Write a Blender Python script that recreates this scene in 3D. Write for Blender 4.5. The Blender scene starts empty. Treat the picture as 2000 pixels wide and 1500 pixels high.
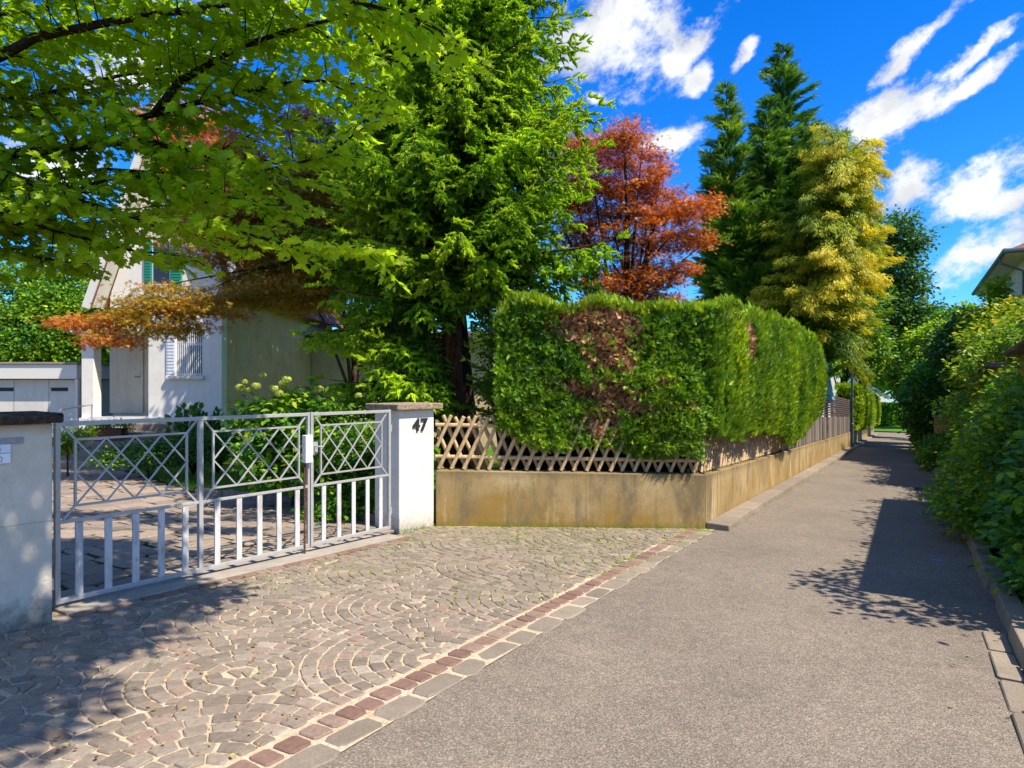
import bpy, math, random
import numpy as np
from mathutils import Vector, Matrix

R = math.radians
RNG = np.random.default_rng(7)
random.seed(7)
SC = bpy.context.scene
COL = SC.collection

# ---------------------------------------------------------------- camera, sky, sun, exposure
EYE = 1.5
F = 1300.0          # focal length in photo pixels (photo 2000 x 1500, level camera)
cam_data = bpy.data.cameras.new('camera')
cam_data.sensor_width = 36.0
cam_data.lens = 36.0 * F / 2000.0
cam_data.clip_start = 0.05
cam_data.clip_end = 3000
cam = bpy.data.objects.new('camera', cam_data)
COL.objects.link(cam)
cam.location = (0, 0, EYE)
cam.rotation_euler = (R(90), 0, 0)
SC.camera = cam
SC.view_settings.view_transform = 'Standard'
SC.view_settings.look = 'None'
SC.view_settings.gamma = 1
SC.view_settings.use_curve_mapping = False
SC.view_settings.exposure = 0.8
SC.cycles.max_bounces = 6
SC.cycles.diffuse_bounces = 3
SC.cycles.glossy_bounces = 2
SC.cycles.transmission_bounces = 4
SC.cycles.transparent_max_bounces = 4
SC.cycles.caustics_reflective = False
SC.cycles.caustics_refractive = False
SC.cycles.use_denoising = True
SC.cycles.sample_clamp_indirect = 5

SUN_EL = R(56)
SUN_DIR = Vector((0.857 * math.cos(SUN_EL), -0.515 * math.cos(SUN_EL), math.sin(SUN_EL))).normalized()
sun_d = bpy.data.lights.new('sun', 'SUN')
sun_d.energy = 4.8
sun_d.angle = R(0.55)
sun_d.color = (1.0, 0.91, 0.77)
sun = bpy.data.objects.new('sun', sun_d)
COL.objects.link(sun)
sun.location = SUN_DIR * 60
sun.rotation_euler = (-SUN_DIR).to_track_quat('-Z', 'Y').to_euler()

world = bpy.data.worlds.new('World')
SC.world = world
world.use_nodes = True
wt = world.node_tree
wt.nodes.clear()


def wn(t, **k):
    n = wt.nodes.new(t)
    for a, b in k.items():
        setattr(n, a, b)
    return n


def wl(a, b):
    wt.links.new(a, b)


def wmath(op, a, b=None, clamp=False):
    n = wn('ShaderNodeMath', operation=op, use_clamp=clamp)
    for i, v in enumerate((a, b)):
        if v is None:
            continue
        if isinstance(v, (int, float)):
            n.inputs[i].default_value = v
        else:
            wl(v, n.inputs[i])
    return n.outputs[0]


sky = wn('ShaderNodeTexSky', sky_type='NISHITA', sun_disc=False)
sky.sun_elevation = SUN_EL
sky.sun_rotation = math.atan2(SUN_DIR.x, SUN_DIR.y)
sky.altitude = 500
sky.air_density = 1.0
sky.dust_density = 0.3
sky.ozone_density = 3.0
hsv = wn('ShaderNodeHueSaturation')
hsv.inputs['Saturation'].default_value = 1.42
hsv.inputs['Value'].default_value = 1.0
wl(sky.outputs[0], hsv.inputs['Color'])
tc = wn('ShaderNodeTexCoord')
sx = wn('ShaderNodeSeparateXYZ')
wl(tc.outputs['Generated'], sx.inputs[0])
az = wmath('ARCTAN2', sx.outputs[0], sx.outputs[1])
el = wmath('ARCSINE', sx.outputs[2])
cx = wn('ShaderNodeCombineXYZ')
wl(az, cx.inputs[0])
wl(el, cx.inputs[1])
# soft domain warp, streaked along the wind
n1 = wn('ShaderNodeTexNoise')
n1.inputs['Scale'].default_value = 9.0
n1.inputs['Detail'].default_value = 5
n1.inputs['Roughness'].default_value = 0.6
wl(cx.outputs[0], n1.inputs['Vector'])
vs = wn('ShaderNodeVectorMath', operation='SUBTRACT')
wl(n1.outputs['Color'], vs.inputs[0])
vs.inputs[1].default_value = (0.5, 0.5, 0.5)
vsc = wn('ShaderNodeVectorMath', operation='SCALE')
wl(vs.outputs[0], vsc.inputs[0])
vsc.inputs['Scale'].default_value = 0.07
va = wn('ShaderNodeVectorMath', operation='ADD')
wl(cx.outputs[0], va.inputs[0])
wl(vsc.outputs[0], va.inputs[1])
# (px, py, half length px, half height px, tilt degrees)
CLOUDS = [(1190, 60, 165, 120, 8), (1330, 90, 105, 40, 28), (1350, 140, 45, 26, 35), (1455, 97, 42, 15, 22), (1310, 272, 80, 36, 12),
          (1780, 105, 122, 24, 33), (1895, 105, 78, 15, 32), (1725, 232, 105, 56, 14), (1880, 178, 92, 20, 30), (1765, 368, 62, 44, 22),
          (1930, 345, 108, 50, 26), (1985, 378, 55, 30, 26), (1945, 485, 105, 50, 22), (1165, 185, 40, 14, 12),
          (300, 120, 160, 60, 20), (60, 330, 130, 60, 15), (520, -80, 260, 90, 15), (2250, 300, 200, 80, 20), (1600, -220, 300, 60, 25),
          (2500, 100, 300, 100, 25), (-400, 200, 250, 110, 10), (900, -500, 400, 130, 20)]
tot = None
for (px, py, rx, ry, ang) in CLOUDS:
    a = math.atan((px - 1000) / F)
    e = math.atan((750 - py) / F * math.cos(a))
    k = 0.8 / F
    m = wn('ShaderNodeMapping', vector_type='TEXTURE')
    m.inputs['Location'].default_value = (a, e, 0)
    m.inputs['Rotation'].default_value = (0, 0, R(ang))
    m.inputs['Scale'].default_value = (rx * k, ry * k, 1)
    wl(va.outputs[0], m.inputs['Vector'])
    ln = wn('ShaderNodeVectorMath', operation='LENGTH')
    mm = wn('ShaderNodeVectorMath', operation='MULTIPLY')
    wl(m.outputs[0], mm.inputs[0])
    mm.inputs[1].default_value = (1, 1, 0)
    wl(mm.outputs[0], ln.inputs[0])
    f = wmath('SUBTRACT', 1.15, ln.outputs['Value'])
    tot = f if tot is None else wmath('MAXIMUM', tot, f)
# unseen broken cloud overhead and behind the camera, added to lift the fill light
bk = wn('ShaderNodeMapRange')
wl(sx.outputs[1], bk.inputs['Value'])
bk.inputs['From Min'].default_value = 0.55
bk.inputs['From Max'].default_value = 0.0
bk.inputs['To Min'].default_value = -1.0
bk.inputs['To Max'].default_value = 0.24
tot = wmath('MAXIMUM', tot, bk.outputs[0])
m2 = wn('ShaderNodeMapping', vector_type='TEXTURE')
m2.inputs['Rotation'].default_value = (0, 0, R(25))
m2.inputs['Scale'].default_value = (1.25, 0.85, 1)
wl(cx.outputs[0], m2.inputs['Vector'])
n2 = wn('ShaderNodeTexNoise')
n2.inputs['Scale'].default_value = 17.0
n2.inputs['Detail'].default_value = 12
n2.inputs['Roughness'].default_value = 0.68
wl(m2.outputs[0], n2.inputs['Vector'])
nn = wmath('MULTIPLY', wmath('SUBTRACT', n2.outputs['Fac'], 0.5), 3.3)
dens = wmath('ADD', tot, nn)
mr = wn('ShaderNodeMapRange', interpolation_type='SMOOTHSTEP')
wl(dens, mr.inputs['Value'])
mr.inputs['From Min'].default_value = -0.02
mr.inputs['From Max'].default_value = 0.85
# cloud brightness: lit tops, slightly grey bodies
n3 = wn('ShaderNodeTexNoise')
n3.inputs['Scale'].default_value = 14.0
n3.inputs['Detail'].default_value = 4
wl(va.outputs[0], n3.inputs['Vector'])
rc = wn('ShaderNodeMapRange')
wl(n3.outputs['Fac'], rc.inputs['Value'])
rc.inputs['From Min'].default_value = 0.35
rc.inputs['From Max'].default_value = 0.65
rc.inputs['To Min'].default_value = 5.4
rc.inputs['To Max'].default_value = 8.6
cc = wn('ShaderNodeMix', data_type='RGBA', blend_type='MULTIPLY')
cc.inputs['Factor'].default_value = 1
cc.inputs[6].default_value = (0.93, 0.96, 1.0, 1)
wl(rc.outputs[0], cc.inputs[7])
tint = wn('ShaderNodeMix', data_type='RGBA', blend_type='MULTIPLY')
tint.inputs['Factor'].default_value = 1
wl(hsv.outputs[0], tint.inputs[6])
tint.inputs[7].default_value = (0.62, 1.2, 1.75, 1)
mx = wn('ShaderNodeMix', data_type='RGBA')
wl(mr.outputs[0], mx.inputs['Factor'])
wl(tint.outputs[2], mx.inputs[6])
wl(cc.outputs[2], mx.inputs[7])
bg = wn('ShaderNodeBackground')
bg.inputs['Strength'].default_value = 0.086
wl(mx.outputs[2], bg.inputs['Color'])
wo = wn('ShaderNodeOutputWorld')
wl(bg.outputs[0], wo.inputs['Surface'])
world.cycles.sampling_method = 'MANUAL'
world.cycles.sample_map_resolution = 512


# ---------------------------------------------------------------- measuring helpers (metres; the lane falls gently away)
def gz(x, y):
    return -(0.021 * x + 0.035 * y)


def G(px, py):
    a = (px - 1000) / F
    b = (py - 750) / F
    Y = EYE / (b - 0.035 - 0.021 * a)
    return Vector((a * Y, Y, gz(a * Y, Y)))


def P(px, py, Y):
    return Vector(((px - 1000) / F * Y, Y, EYE - (py - 750) / F * Y))


C0 = Vector((2.47, 8.49, 0))
LD = Vector((0.5105, 0.8599, 0))
LN = Vector((0.8599, -0.5105, 0))


def L(t, w, h=0.0):
    """a point t metres along the lane and w metres right of the wall face, h above the ground"""
    p = C0 + LD * t + LN * w
    return Vector((p.x, p.y, gz(p.x, p.y) + h))


# ---------------------------------------------------------------- object helpers
def tag(o, label=None, cat=None, group=None, kind=None):
    if label:
        o['label'] = label
    if cat:
        o['category'] = cat
    if group:
        o['group'] = group
    if kind:
        o['kind'] = kind
    return o


def thing(name, loc, label, cat, group=None):
    o = bpy.data.objects.new(name, None)
    o.empty_display_size = 0.2
    COL.objects.link(o)
    o.location = loc
    return tag(o, label, cat, group)


def rootloc(o):
    v = Vector((0, 0, 0))
    while o is not None:
        v += Vector(o.location)
        o = o.parent
    return v


def link_mesh(name, me, mat, parent=None, mats=None):
    for m in (mats or [mat]):
        me.materials.append(m)
    o = bpy.data.objects.new(name, me)
    COL.objects.link(o)
    if parent is not None:
        o.parent = parent
    return o


class MB:
    """collects simple shapes in world coordinates and builds ONE mesh object"""

    def __init__(self):
        self.v = []
        self.f = []
        self.mi = []
        self.cur = 0

    def add(self, vs, fs):
        n = len(self.v)
        self.v += [tuple(p) for p in vs]
        self.f += [tuple(i + n for i in f) for f in fs]
        self.mi += [self.cur] * len(fs)
        return self

    def hexa(self, b, t):
        """b, t: four bottom and four top corners, counter-clockwise from above"""
        return self.add(list(b) + list(t), [(3, 2, 1, 0), (4, 5, 6, 7), (0, 1, 5, 4), (1, 2, 6, 5), (2, 3, 7, 6), (3, 0, 4, 7)])

    def box(self, c, ux, uy, uz, sx, sy, sz):
        """centre, unit axes, full sizes"""
        c = Vector(c)
        a = Vector(ux).normalized() * sx / 2
        b = Vector(uy).normalized() * sy / 2
        d = Vector(uz).normalized() * sz / 2
        return self.hexa([c - a - b - d, c + a - b - d, c + a + b - d, c - a + b - d],
                         [c - a - b + d, c + a - b + d, c + a + b + d, c - a + b + d])

    def bar(self, p, q, w, d, up=(0, 0, 1)):
        """a straight bar from p to q, w wide (across), d deep (along up x dir)"""
        p = Vector(p)
        q = Vector(q)
        z = (q - p)
        ln = z.length
        z.normalize()
        s = z.cross(Vector(up))
        if s.length < 1e-4:
            s = z.cross(Vector((1, 0, 0)))
        s.normalize()
        u = s.cross(z)
        return self.box((p + q) / 2, s, u, z, w, d, ln)

    def tube(self, pts, rad, n=8, cap=True):
        pts = [Vector(p) for p in pts]
        if isinstance(rad, (int, float)):
            rad = [rad] * len(pts)
        rings = []
        prev = None
        for i, p in enumerate(pts):
            d = (pts[min(i + 1, len(pts) - 1)] - pts[max(i - 1, 0)])
            if d.length < 1e-9:
                d = Vector((0, 0, 1))
            d.normalize()
            if prev is None:
                a = d.cross(Vector((0.31, 0.77, 0.2)))
                if a.length < 0.05:
                    a = d.cross(Vector((1, 0, 0)))
            else:
                a = prev - d * prev.dot(d)
            a.normalize()
            prev = a
            b = d.cross(a)
            rings.append([p + (a * math.cos(2 * math.pi * k / n) + b * math.sin(2 * math.pi * k / n)) * rad[i] for k in range(n)])
        vs = [v for r in rings for v in r]
        fs = []
        for i in range(len(pts) - 1):
            for k in range(n):
                a0 = i * n + k
                a1 = i * n + (k + 1) % n
                fs.append((a0, a1, a1 + n, a0 + n))
        if cap:
            fs.append(tuple(range(n - 1, -1, -1)))
            m = (len(pts) - 1) * n
            fs.append(tuple(m + k for k in range(n)))
        return self.add(vs, fs)

    def build(self, name, mat, parent=None, smooth=False, bevel=0.0, mats=None):
        off = rootloc(parent)
        me = bpy.data.meshes.new(name)
        me.from_pydata([(x - off.x, y - off.y, z - off.z) for x, y, z in self.v], [], self.f)
        if mats:
            me.polygons.foreach_set('material_index', self.mi)
        if smooth:
            me.polygons.foreach_set('use_smooth', [True] * len(me.polygons))
        me.update()
        o = link_mesh(name, me, mat, parent, mats)
        if bevel > 0:
            b = o.modifiers.new('bevel', 'BEVEL')
            b.width = bevel
            b.segments = 2
            b.limit_method = 'ANGLE'
        return o


def norm(a):
    return a / np.maximum(np.linalg.norm(a, axis=-1, keepdims=True), 1e-9)


def scatter_mesh(name, V, Fs, pos, d, up, scale, tint, mat, parent=None):
    """many copies of a small template in one mesh: template +Y goes along d, +Z along up"""
    V = np.asarray(V, float)
    Fs = np.asarray(Fs, int)
    pos = np.asarray(pos, float)
    N = len(pos)
    d = norm(np.asarray(d, float))
    up = np.asarray(up, float)
    x = norm(np.cross(d, up))
    z = np.cross(x, d)
    sc = np.broadcast_to(np.asarray(scale, float).reshape(-1, 1) if np.ndim(scale) < 2 else scale, (N, 1) if np.ndim(scale) < 2 else (N, 3))
    off = np.array(rootloc(parent))
    vv = V[None] * sc[:, None, :]
    w = pos[:, None] + vv[..., 0:1] * x[:, None] + vv[..., 1:2] * d[:, None] + vv[..., 2:3] * z[:, None] - off
    n = len(V)
    k = Fs.shape[1]
    idx = (Fs[None] + (np.arange(N) * n)[:, None, None]).reshape(-1)
    nf = N * len(Fs)
    me = bpy.data.meshes.new(name)
    me.vertices.add(N * n)
    me.vertices.foreach_set('co', w.reshape(-1).astype(np.float32))
    me.loops.add(len(idx))
    me.loops.foreach_set('vertex_index', idx.astype(np.int32))
    me.polygons.add(nf)
    me.polygons.foreach_set('loop_start', (np.arange(nf) * k).astype(np.int32))
    me.polygons.foreach_set('loop_total', np.full(nf, k, np.int32))
    at = me.attributes.new('tint', 'FLOAT', 'FACE')
    at.data.foreach_set('value', np.repeat(np.clip(np.asarray(tint, float), 0, 1), len(Fs)).astype(np.float32))
    me.update(calc_edges=True)
    return link_mesh(name, me, mat, parent)


# ---------------------------------------------------------------- materials
def lin(c):
    c = c.lstrip('#')
    r = [int(c[i:i + 2], 16) / 255 for i in (0, 2, 4)]
    return tuple(x / 12.92 if x <= 0.04045 else ((x + 0.055) / 1.055) ** 2.4 for x in r) + (1,)


class Mt:
    def __init__(self, name, rough=0.8, spec=0.3):
        self.m = bpy.data.materials.new(name)
        self.m.use_nodes = True
        self.t = self.m.node_tree
        self.b = self.t.nodes['Principled BSDF']
        self.b.inputs['Roughness'].default_value = rough
        self.b.inputs['Specular IOR Level'].default_value = spec
        g = self.n('ShaderNodeNewGeometry')
        self.pos = g.outputs['Position']
        self.geo = g

    def n(self, t, **k):
        nd = self.t.nodes.new(t)
        for a, b in k.items():
            setattr(nd, a, b)
        return nd

    def l(self, a, b):
        self.t.links.new(a, b)

    def put(self, sock, v):
        if isinstance(v, (int, float)):
            sock.default_value = v
        elif isinstance(v, tuple):
            sock.default_value = v
        else:
            self.l(v, sock)

    def noise(self, scale, detail=4, rough=0.55, stretch=None, out='Fac'):
        nd = self.n('ShaderNodeTexNoise')
        nd.inputs['Scale'].default_value = scale
        nd.inputs['Detail'].default_value = detail
        nd.inputs['Roughness'].default_value = rough
        src = self.pos
        if stretch:
            mp = self.n('ShaderNodeMapping')
            mp.inputs['Scale'].default_value = stretch
            self.l(self.pos, mp.inputs['Vector'])
            src = mp.outputs[0]
        self.l(src, nd.inputs['Vector'])
        return nd.outputs[out]

    def vor(self, scale, feature='F1', out='Distance', stretch=None):
        nd = self.n('ShaderNodeTexVoronoi', feature=feature)
        nd.inputs['Scale'].default_value = scale
        src = self.pos
        if stretch:
            mp = self.n('ShaderNodeMapping')
            mp.inputs['Scale'].default_value = stretch
            self.l(self.pos, mp.inputs['Vector'])
            src = mp.outputs[0]
        self.l(src, nd.inputs['Vector'])
        return nd.outputs[out]

    def rng(self, v, a, b, c=0.0, d=1.0, smooth=False):
        nd = self.n('ShaderNodeMapRange', clamp=True)
        if smooth:
            nd.interpolation_type = 'SMOOTHSTEP'
        self.l(v, nd.inputs['Value'])
        for i, x in zip(('From Min', 'From Max', 'To Min', 'To Max'), (a, b, c, d)):
            nd.inputs[i].default_value = x
        return nd.outputs[0]

    def math(self, op, a, b=0.0, clamp=False):
        nd = self.n('ShaderNodeMath', operation=op, use_clamp=clamp)
        self.put(nd.inputs[0], a)
        self.put(nd.inputs[1], b)
        return nd.outputs[0]

    def mix(self, f, a, b, blend='MIX'):
        nd = self.n('ShaderNodeMix', data_type='RGBA', blend_type=blend)
        self.put(nd.inputs['Factor'], f)
        self.put(nd.inputs[6], a)
        self.put(nd.inputs[7], b)
        return nd.outputs[2]

    def ramp(self, v, stops):
        nd = self.n('ShaderNodeValToRGB')
        e = nd.color_ramp.elements
        while len(e) < len(stops):
            e.new(0.5)
        for x, (p, c) in zip(e, stops):
            x.position = p
            x.color = c
        self.l(v, nd.inputs[0])
        return nd.outputs[0]

    def col(self, v):
        self.put(self.b.inputs['Base Color'], v)
        return self

    def bump(self, h, dist=0.01, strength=1.0):
        nd = self.n('ShaderNodeBump')
        nd.inputs['Distance'].default_value = dist
        nd.inputs['Strength'].default_value = strength
        self.l(h, nd.inputs['Height'])
        self.l(nd.outputs[0], self.b.inputs['Normal'])
        return self

    def attr(self, name='tint'):
        nd = self.n('ShaderNodeAttribute', attribute_name=name)
        return nd.outputs['Fac']

    def island(self):
        return self.geo.outputs['Random Per Island']

    def z(self):
        s = self.n('ShaderNodeSeparateXYZ')
        self.l(self.pos, s.inputs[0])
        return s.outputs


def leaf_mat(name, stops, trans=0.35, tcol=(1.25, 1.3, 0.5), var=0.25, vscale=0.9, rough=0.45, spec=0.35):
    """foliage: colour from the per-leaf tint, broad natural variation over the crown, light shining through the leaves"""
    m = Mt(name, rough, spec)
    c = m.ramp(m.attr(), stops)
    nz = m.rng(m.noise(vscale, 3), 0.3, 0.7, 1 - var, 1 + var)
    c = m.mix(1.0, c, nz, 'MULTIPLY')
    m.col(c)
    tr = m.n('ShaderNodeBsdfTranslucent')
    tc_ = m.mix(1.0, c, tuple(tcol) + (1,), 'MULTIPLY')
    m.l(tc_, tr.inputs['Color'])
    mixs = m.n('ShaderNodeMixShader')
    mixs.inputs[0].default_value = trans
    m.l(m.b.outputs[0], mixs.inputs[1])
    m.l(tr.outputs[0], mixs.inputs[2])
    out = m.t.nodes['Material Output']
    m.l(mixs.outputs[0], out.inputs['Surface'])
    return m.m


def wall_mat(name, base, dirt, amount=0.5, low=None, lowcol=None, rough=0.85, vert=True, bumpd=0.004):
    m = Mt(name, rough, 0.2)
    n_ = m.noise(2.2, 6, 0.65)
    s_ = m.noise(3.0, 5, 0.6, (3.0, 3.0, 0.35))
    f = m.rng(n_, 0.42, 0.72, 0, amount)
    c = m.mix(f, base, dirt)
    f2 = m.rng(s_, 0.5, 0.75, 0, amount * 0.8)
    c = m.mix(f2, c, dirt)
    g = m.rng(m.noise(60, 3), 0.3, 0.7, 0.93, 1.06)
    c = m.mix(1.0, c, g, 'MULTIPLY')
    m.col(c)
    m.bump(m.noise(90, 4, 0.6), bumpd)
    return m


M = {}


def make_materials():
    # --- ground surfaces
    m = Mt('asphalt', 0.9, 0.25)
    a = m.vor(150, out='Color')
    sh = m.n('ShaderNodeSeparateColor')
    m.l(a, sh.inputs[0])
    fine = m.ramp(sh.outputs[0], [(0.0, (0.12, 0.096, 0.072, 1)), (0.35, (0.172, 0.141, 0.108, 1)), (0.75, (0.225, 0.186, 0.145, 1)), (1.0, (0.34, 0.285, 0.225, 1))])
    big = m.rng(m.noise(0.7, 5, 0.6), 0.3, 0.7, 0.84, 1.12)
    mid = m.rng(m.noise(9, 5, 0.65), 0.3, 0.7, 0.88, 1.1)
    c = m.mix(1.0, m.mix(1.0, fine, big, 'MULTIPLY'), mid, 'MULTIPLY')
    c = m.mix(m.rng(m.noise(2.5, 4, 0.6), 0.55, 0.72, 0, 0.22), c, (0.30, 0.22, 0.165, 1))
    c = m.mix(m.rng(m.noise(1.1, 6, 0.7), 0.58, 0.7, 0, 0.28), c, (0.12, 0.10, 0.085, 1))
    c = m.mix(m.rng(m.noise(26, 2, 0.5), 0.70, 0.76, 0, 0.5), c, (0.10, 0.08, 0.07, 1))
    m.col(c)
    m.bump(m.vor(130), 0.004, 0.8)
    M['asphalt'] = m.m

    m = Mt('cobble_stone', 0.75, 0.35)
    isl = m.island()
    c = m.ramp(isl, [(0.0, lin('#73695c')), (0.3, lin('#867a6b')), (0.55, lin('#827567')), (0.8, lin('#918575')), (0.93, lin('#8c7667')), (1.0, lin('#9c9181'))])
    nz = m.rng(m.noise(35, 5, 0.7), 0.25, 0.75, 0.7, 1.3)
    c = m.mix(1.0, c, nz, 'MULTIPLY')
    c = m.mix(m.rng(m.noise(1.1, 4), 0.5, 0.75, 0, 0.35), c, lin('#7d6a5a'))
    m.col(c)
    m.bump(m.noise(70, 5, 0.7), 0.006)
    M['cobble'] = m.m

    m = Mt('joint_sand', 0.95, 0.1)
    nz = m.noise(1.3, 4, 0.6)
    s3 = m.z()
    far = m.rng(s3[1], 4.2, 7.2, -0.12, 0.16)
    moss = m.rng(m.math('ADD', nz, far), 0.5, 0.6)
    spot = m.rng(m.noise(16, 3, 0.6), 0.45, 0.55)
    mfac = m.math('MULTIPLY', moss, m.rng(m.noise(22, 3, 0.6), 0.38, 0.52))
    sand = m.ramp(m.noise(45, 4, 0.7), [(0.3, lin('#9c8a72')), (0.55, lin('#c4b39c')), (0.8, lin('#d6c8b4'))])
    sand = m.mix(m.math('MULTIPLY', spot, 0.25), sand, lin('#a8834a'))
    green = m.ramp(m.noise(50, 3), [(0.3, lin('#3c4a1b')), (0.6, lin('#6d7c25')), (0.8, lin('#8f8c35'))])
    m.col(m.mix(mfac, sand, green))
    m.bump(m.noise(120, 4), 0.006)
    M['joint'] = m.m

    m = Mt('red_stone', 0.75, 0.3)
    c = m.ramp(m.island(), [(0, lin('#74594d')), (0.5, lin('#83695b')), (1, lin('#8f7c6e'))])
    m.col(m.mix(1.0, c, m.rng(m.noise(30, 5, 0.7), 0.25, 0.75, 0.72, 1.25), 'MULTIPLY'))
    m.bump(m.noise(80, 5, 0.7), 0.005)
    M['redstone'] = m.m

    m = Mt('kerb_stone', 0.8, 0.3)
    c = m.ramp(m.island(), [(0, lin('#7a6f61')), (0.5, lin('#877b6c')), (1, lin('#948776'))])
    c = m.mix(m.rng(m.noise(5, 5, 0.65), 0.45, 0.75, 0, 0.6), c, lin('#6c6255'))
    m.col(m.mix(1.0, c, m.rng(m.noise(60, 5, 0.7), 0.25, 0.75, 0.78, 1.2), 'MULTIPLY'))
    m.bump(m.noise(70, 5, 0.7), 0.005)
    M['kerb'] = m.m

    m = Mt('slab_stone', 0.75, 0.3)
    c = m.ramp(m.island(), [(0, lin('#7c7064')), (0.5, lin('#8e7f70')), (1, lin('#9b8b7b'))])
    m.col(m.mix(1.0, c, m.rng(m.noise(20, 5, 0.7), 0.25, 0.75, 0.75, 1.25), 'MULTIPLY'))
    m.bump(m.noise(60, 5, 0.7), 0.005)
    M['slab'] = m.m

    m = Mt('ground_soil', 0.95, 0.1)
    m.col(m.mix(m.rng(m.noise(0.8, 5, 0.6), 0.4, 0.6), m.ramp(m.noise(12, 5), [(0.3, lin('#2c2417')), (0.7, lin('#4c3e2a'))]), m.ramp(m.noise(9, 5), [(0.3, lin('#2f4415')), (0.7, lin('#547022'))])))
    m.bump(m.noise(30, 5), 0.02)
    M['soil'] = m.m

    m = Mt('lawn_ground', 0.95, 0.1)
    m.col(m.ramp(m.noise(7, 5), [(0.3, lin('#3c5c17')), (0.7, lin('#5d8421'))]))
    M['lawn'] = m.m

    # --- masonry
    m = Mt('retaining_wall_concrete', 0.85, 0.2)
    s3 = m.z()
    zrel = m.math('ADD', s3[2], m.math('ADD', m.math('MULTIPLY', s3[0], 0.021), m.math('MULTIPLY', s3[1], 0.035)))
    base = m.ramp(m.noise(1.4, 6, 0.6), [(0.3, lin('#8a744c')), (0.5, lin('#a28b60')), (0.7, lin('#bba47a'))])
    ochre = m.rng(m.math('ADD', m.noise(1.9, 6, 0.65), m.rng(zrel, 0.0, 0.55, 0.17, -0.08)), 0.5, 0.68, 0, 0.8)
    c = m.mix(ochre, base, lin('#9a7a38'))
    grey = m.rng(m.noise(1.2, 6, 0.75, (1.8, 1.8, 0.7)), 0.50, 0.64, 0, 0.85)
    c = m.mix(grey, c, lin('#6f6550'))
    strk = m.rng(m.noise(9, 5, 0.7, (1, 1, 0.06)), 0.53, 0.70, 0, 0.75)
    c = m.mix(strk, c, lin('#7d6d4d'))
    pal = m.rng(m.noise(4, 4, 0.6, (1, 1, 0.18)), 0.6, 0.75, 0, 0.5)
    c = m.mix(pal, c, lin('#ded0b2'))
    moss = m.rng(m.math('ADD', zrel, m.math('MULTIPLY', m.noise(9, 4), 0.16)), 0.06, 0.17, 0.75, 0)
    c = m.mix(moss, c, lin('#6f6a2a'))
    c = m.mix(m.rng(m.math('ADD', zrel, m.math('MULTIPLY', m.noise(7, 5, 0.7), 0.16)), 0.66, 0.76, 0, 0.55), c, lin('#6a5f45'))
    c = m.mix(1.0, c, m.rng(m.noise(45, 6, 0.75), 0.25, 0.75, 0.80, 1.15), 'MULTIPLY')
    m.col(c)
    m.bump(m.noise(80, 5, 0.7), 0.004)
    M['wallconc'] = m.m

    m = Mt('white_pillar_plaster', 0.8, 0.2)
    s3 = m.z()
    zrel = m.math('ADD', s3[2], m.math('ADD', m.math('MULTIPLY', s3[0], 0.021), m.math('MULTIPLY', s3[1], 0.035)))
    c = m.ramp(m.noise(2.6, 5, 0.6), [(0.3, lin('#d6cec0')), (0.6, lin('#e6dfd3'))])
    c = m.mix(m.rng(m.noise(3.3, 5, 0.6, (1, 1, 0.5)), 0.55, 0.75, 0, 0.45), c, lin('#cdb49c'))
    c = m.mix(m.rng(m.math('ADD', zrel, m.math('MULTIPLY', m.noise(11, 5, 0.65), 0.5)), 0.2, 0.48, 0.75, 0), c, lin('#7e7766'))
    m.col(c)
    m.bump(m.noise(60, 5, 0.6), 0.004)
    M['pillarwhite'] = m.m

    m = Mt('grey_pillar_plaster', 0.85, 0.2)
    s3 = m.z()
    zrel = m.math('ADD', s3[2], m.math('ADD', m.math('MULTIPLY', s3[0], 0.021), m.math('MULTIPLY', s3[1], 0.035)))
    c = m.ramp(m.noise(2.6, 6, 0.65), [(0.3, lin('#c6b9a4')), (0.5, lin('#d2c6b1')), (0.7, lin('#dcd0bc'))])
    c = m.mix(m.rng(m.noise(4, 5, 0.65, (1, 1, 0.4)), 0.52, 0.7, 0, 0.4), c, lin('#a39e92'))
    c = m.mix(m.rng(m.math('ADD', zrel, m.math('MULTIPLY', m.noise(9, 6, 0.7), 0.55)), 0.26, 0.52, 0.9, 0), c, lin('#4f4b41'))
    c = m.mix(m.rng(zrel, 1.24, 1.3, 0, 0.6), c, lin('#b49a74'))
    m.col(c)
    m.bump(m.noise(60, 5, 0.6), 0.005)
    M['pillargrey'] = m.m

    m = Mt('mossy_cap_stone', 0.95, 0.15)
    m.col(m.ramp(m.noise(22, 6, 0.7), [(0.3, lin('#221f19')), (0.55, lin('#4a443a')), (0.75, lin('#787062'))]))
    m.bump(m.noise(40, 6, 0.7), 0.02)
    M['capdark'] = m.m
    m = Mt('pale_cap_stone', 0.9, 0.2)
    m.col(m.ramp(m.noise(28, 6, 0.7), [(0.3, lin('#5e5343')), (0.5, lin('#968670')), (0.72, lin('#beb09a'))]))
    m.bump(m.noise(40, 6, 0.7), 0.02)
    M['cappale'] = m.m

    M['housewhite'] = wall_mat('white_house_plaster', lin('#e4e0d6'), lin('#c6c1b6'), 0.4).m
    M['housebeige'] = wall_mat('beige_house_plaster', lin('#c9c2b0'), lin('#a89f8a'), 0.5).m
    M['garage'] = wall_mat('garage_plaster', lin('#d6d2c8'), lin('#b8b2a4'), 0.4).m
    M['sidewall'] = wall_mat('shaded_side_plaster', lin('#d2b796'), lin('#a88f70'), 0.5).m  # darker house plaster for side wall and wing: tree shade put into the colour
    M['ochre'] = wall_mat('ochre_plaster', lin('#b59558'), lin('#8f7442'), 0.5).m
    M['threshold'] = wall_mat('threshold_concrete', lin('#a39a8e'), lin('#7b7266'), 0.6).m

    # --- metal and paint
    m = Mt('silver_gate_paint', 0.42, 0.5)
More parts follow.
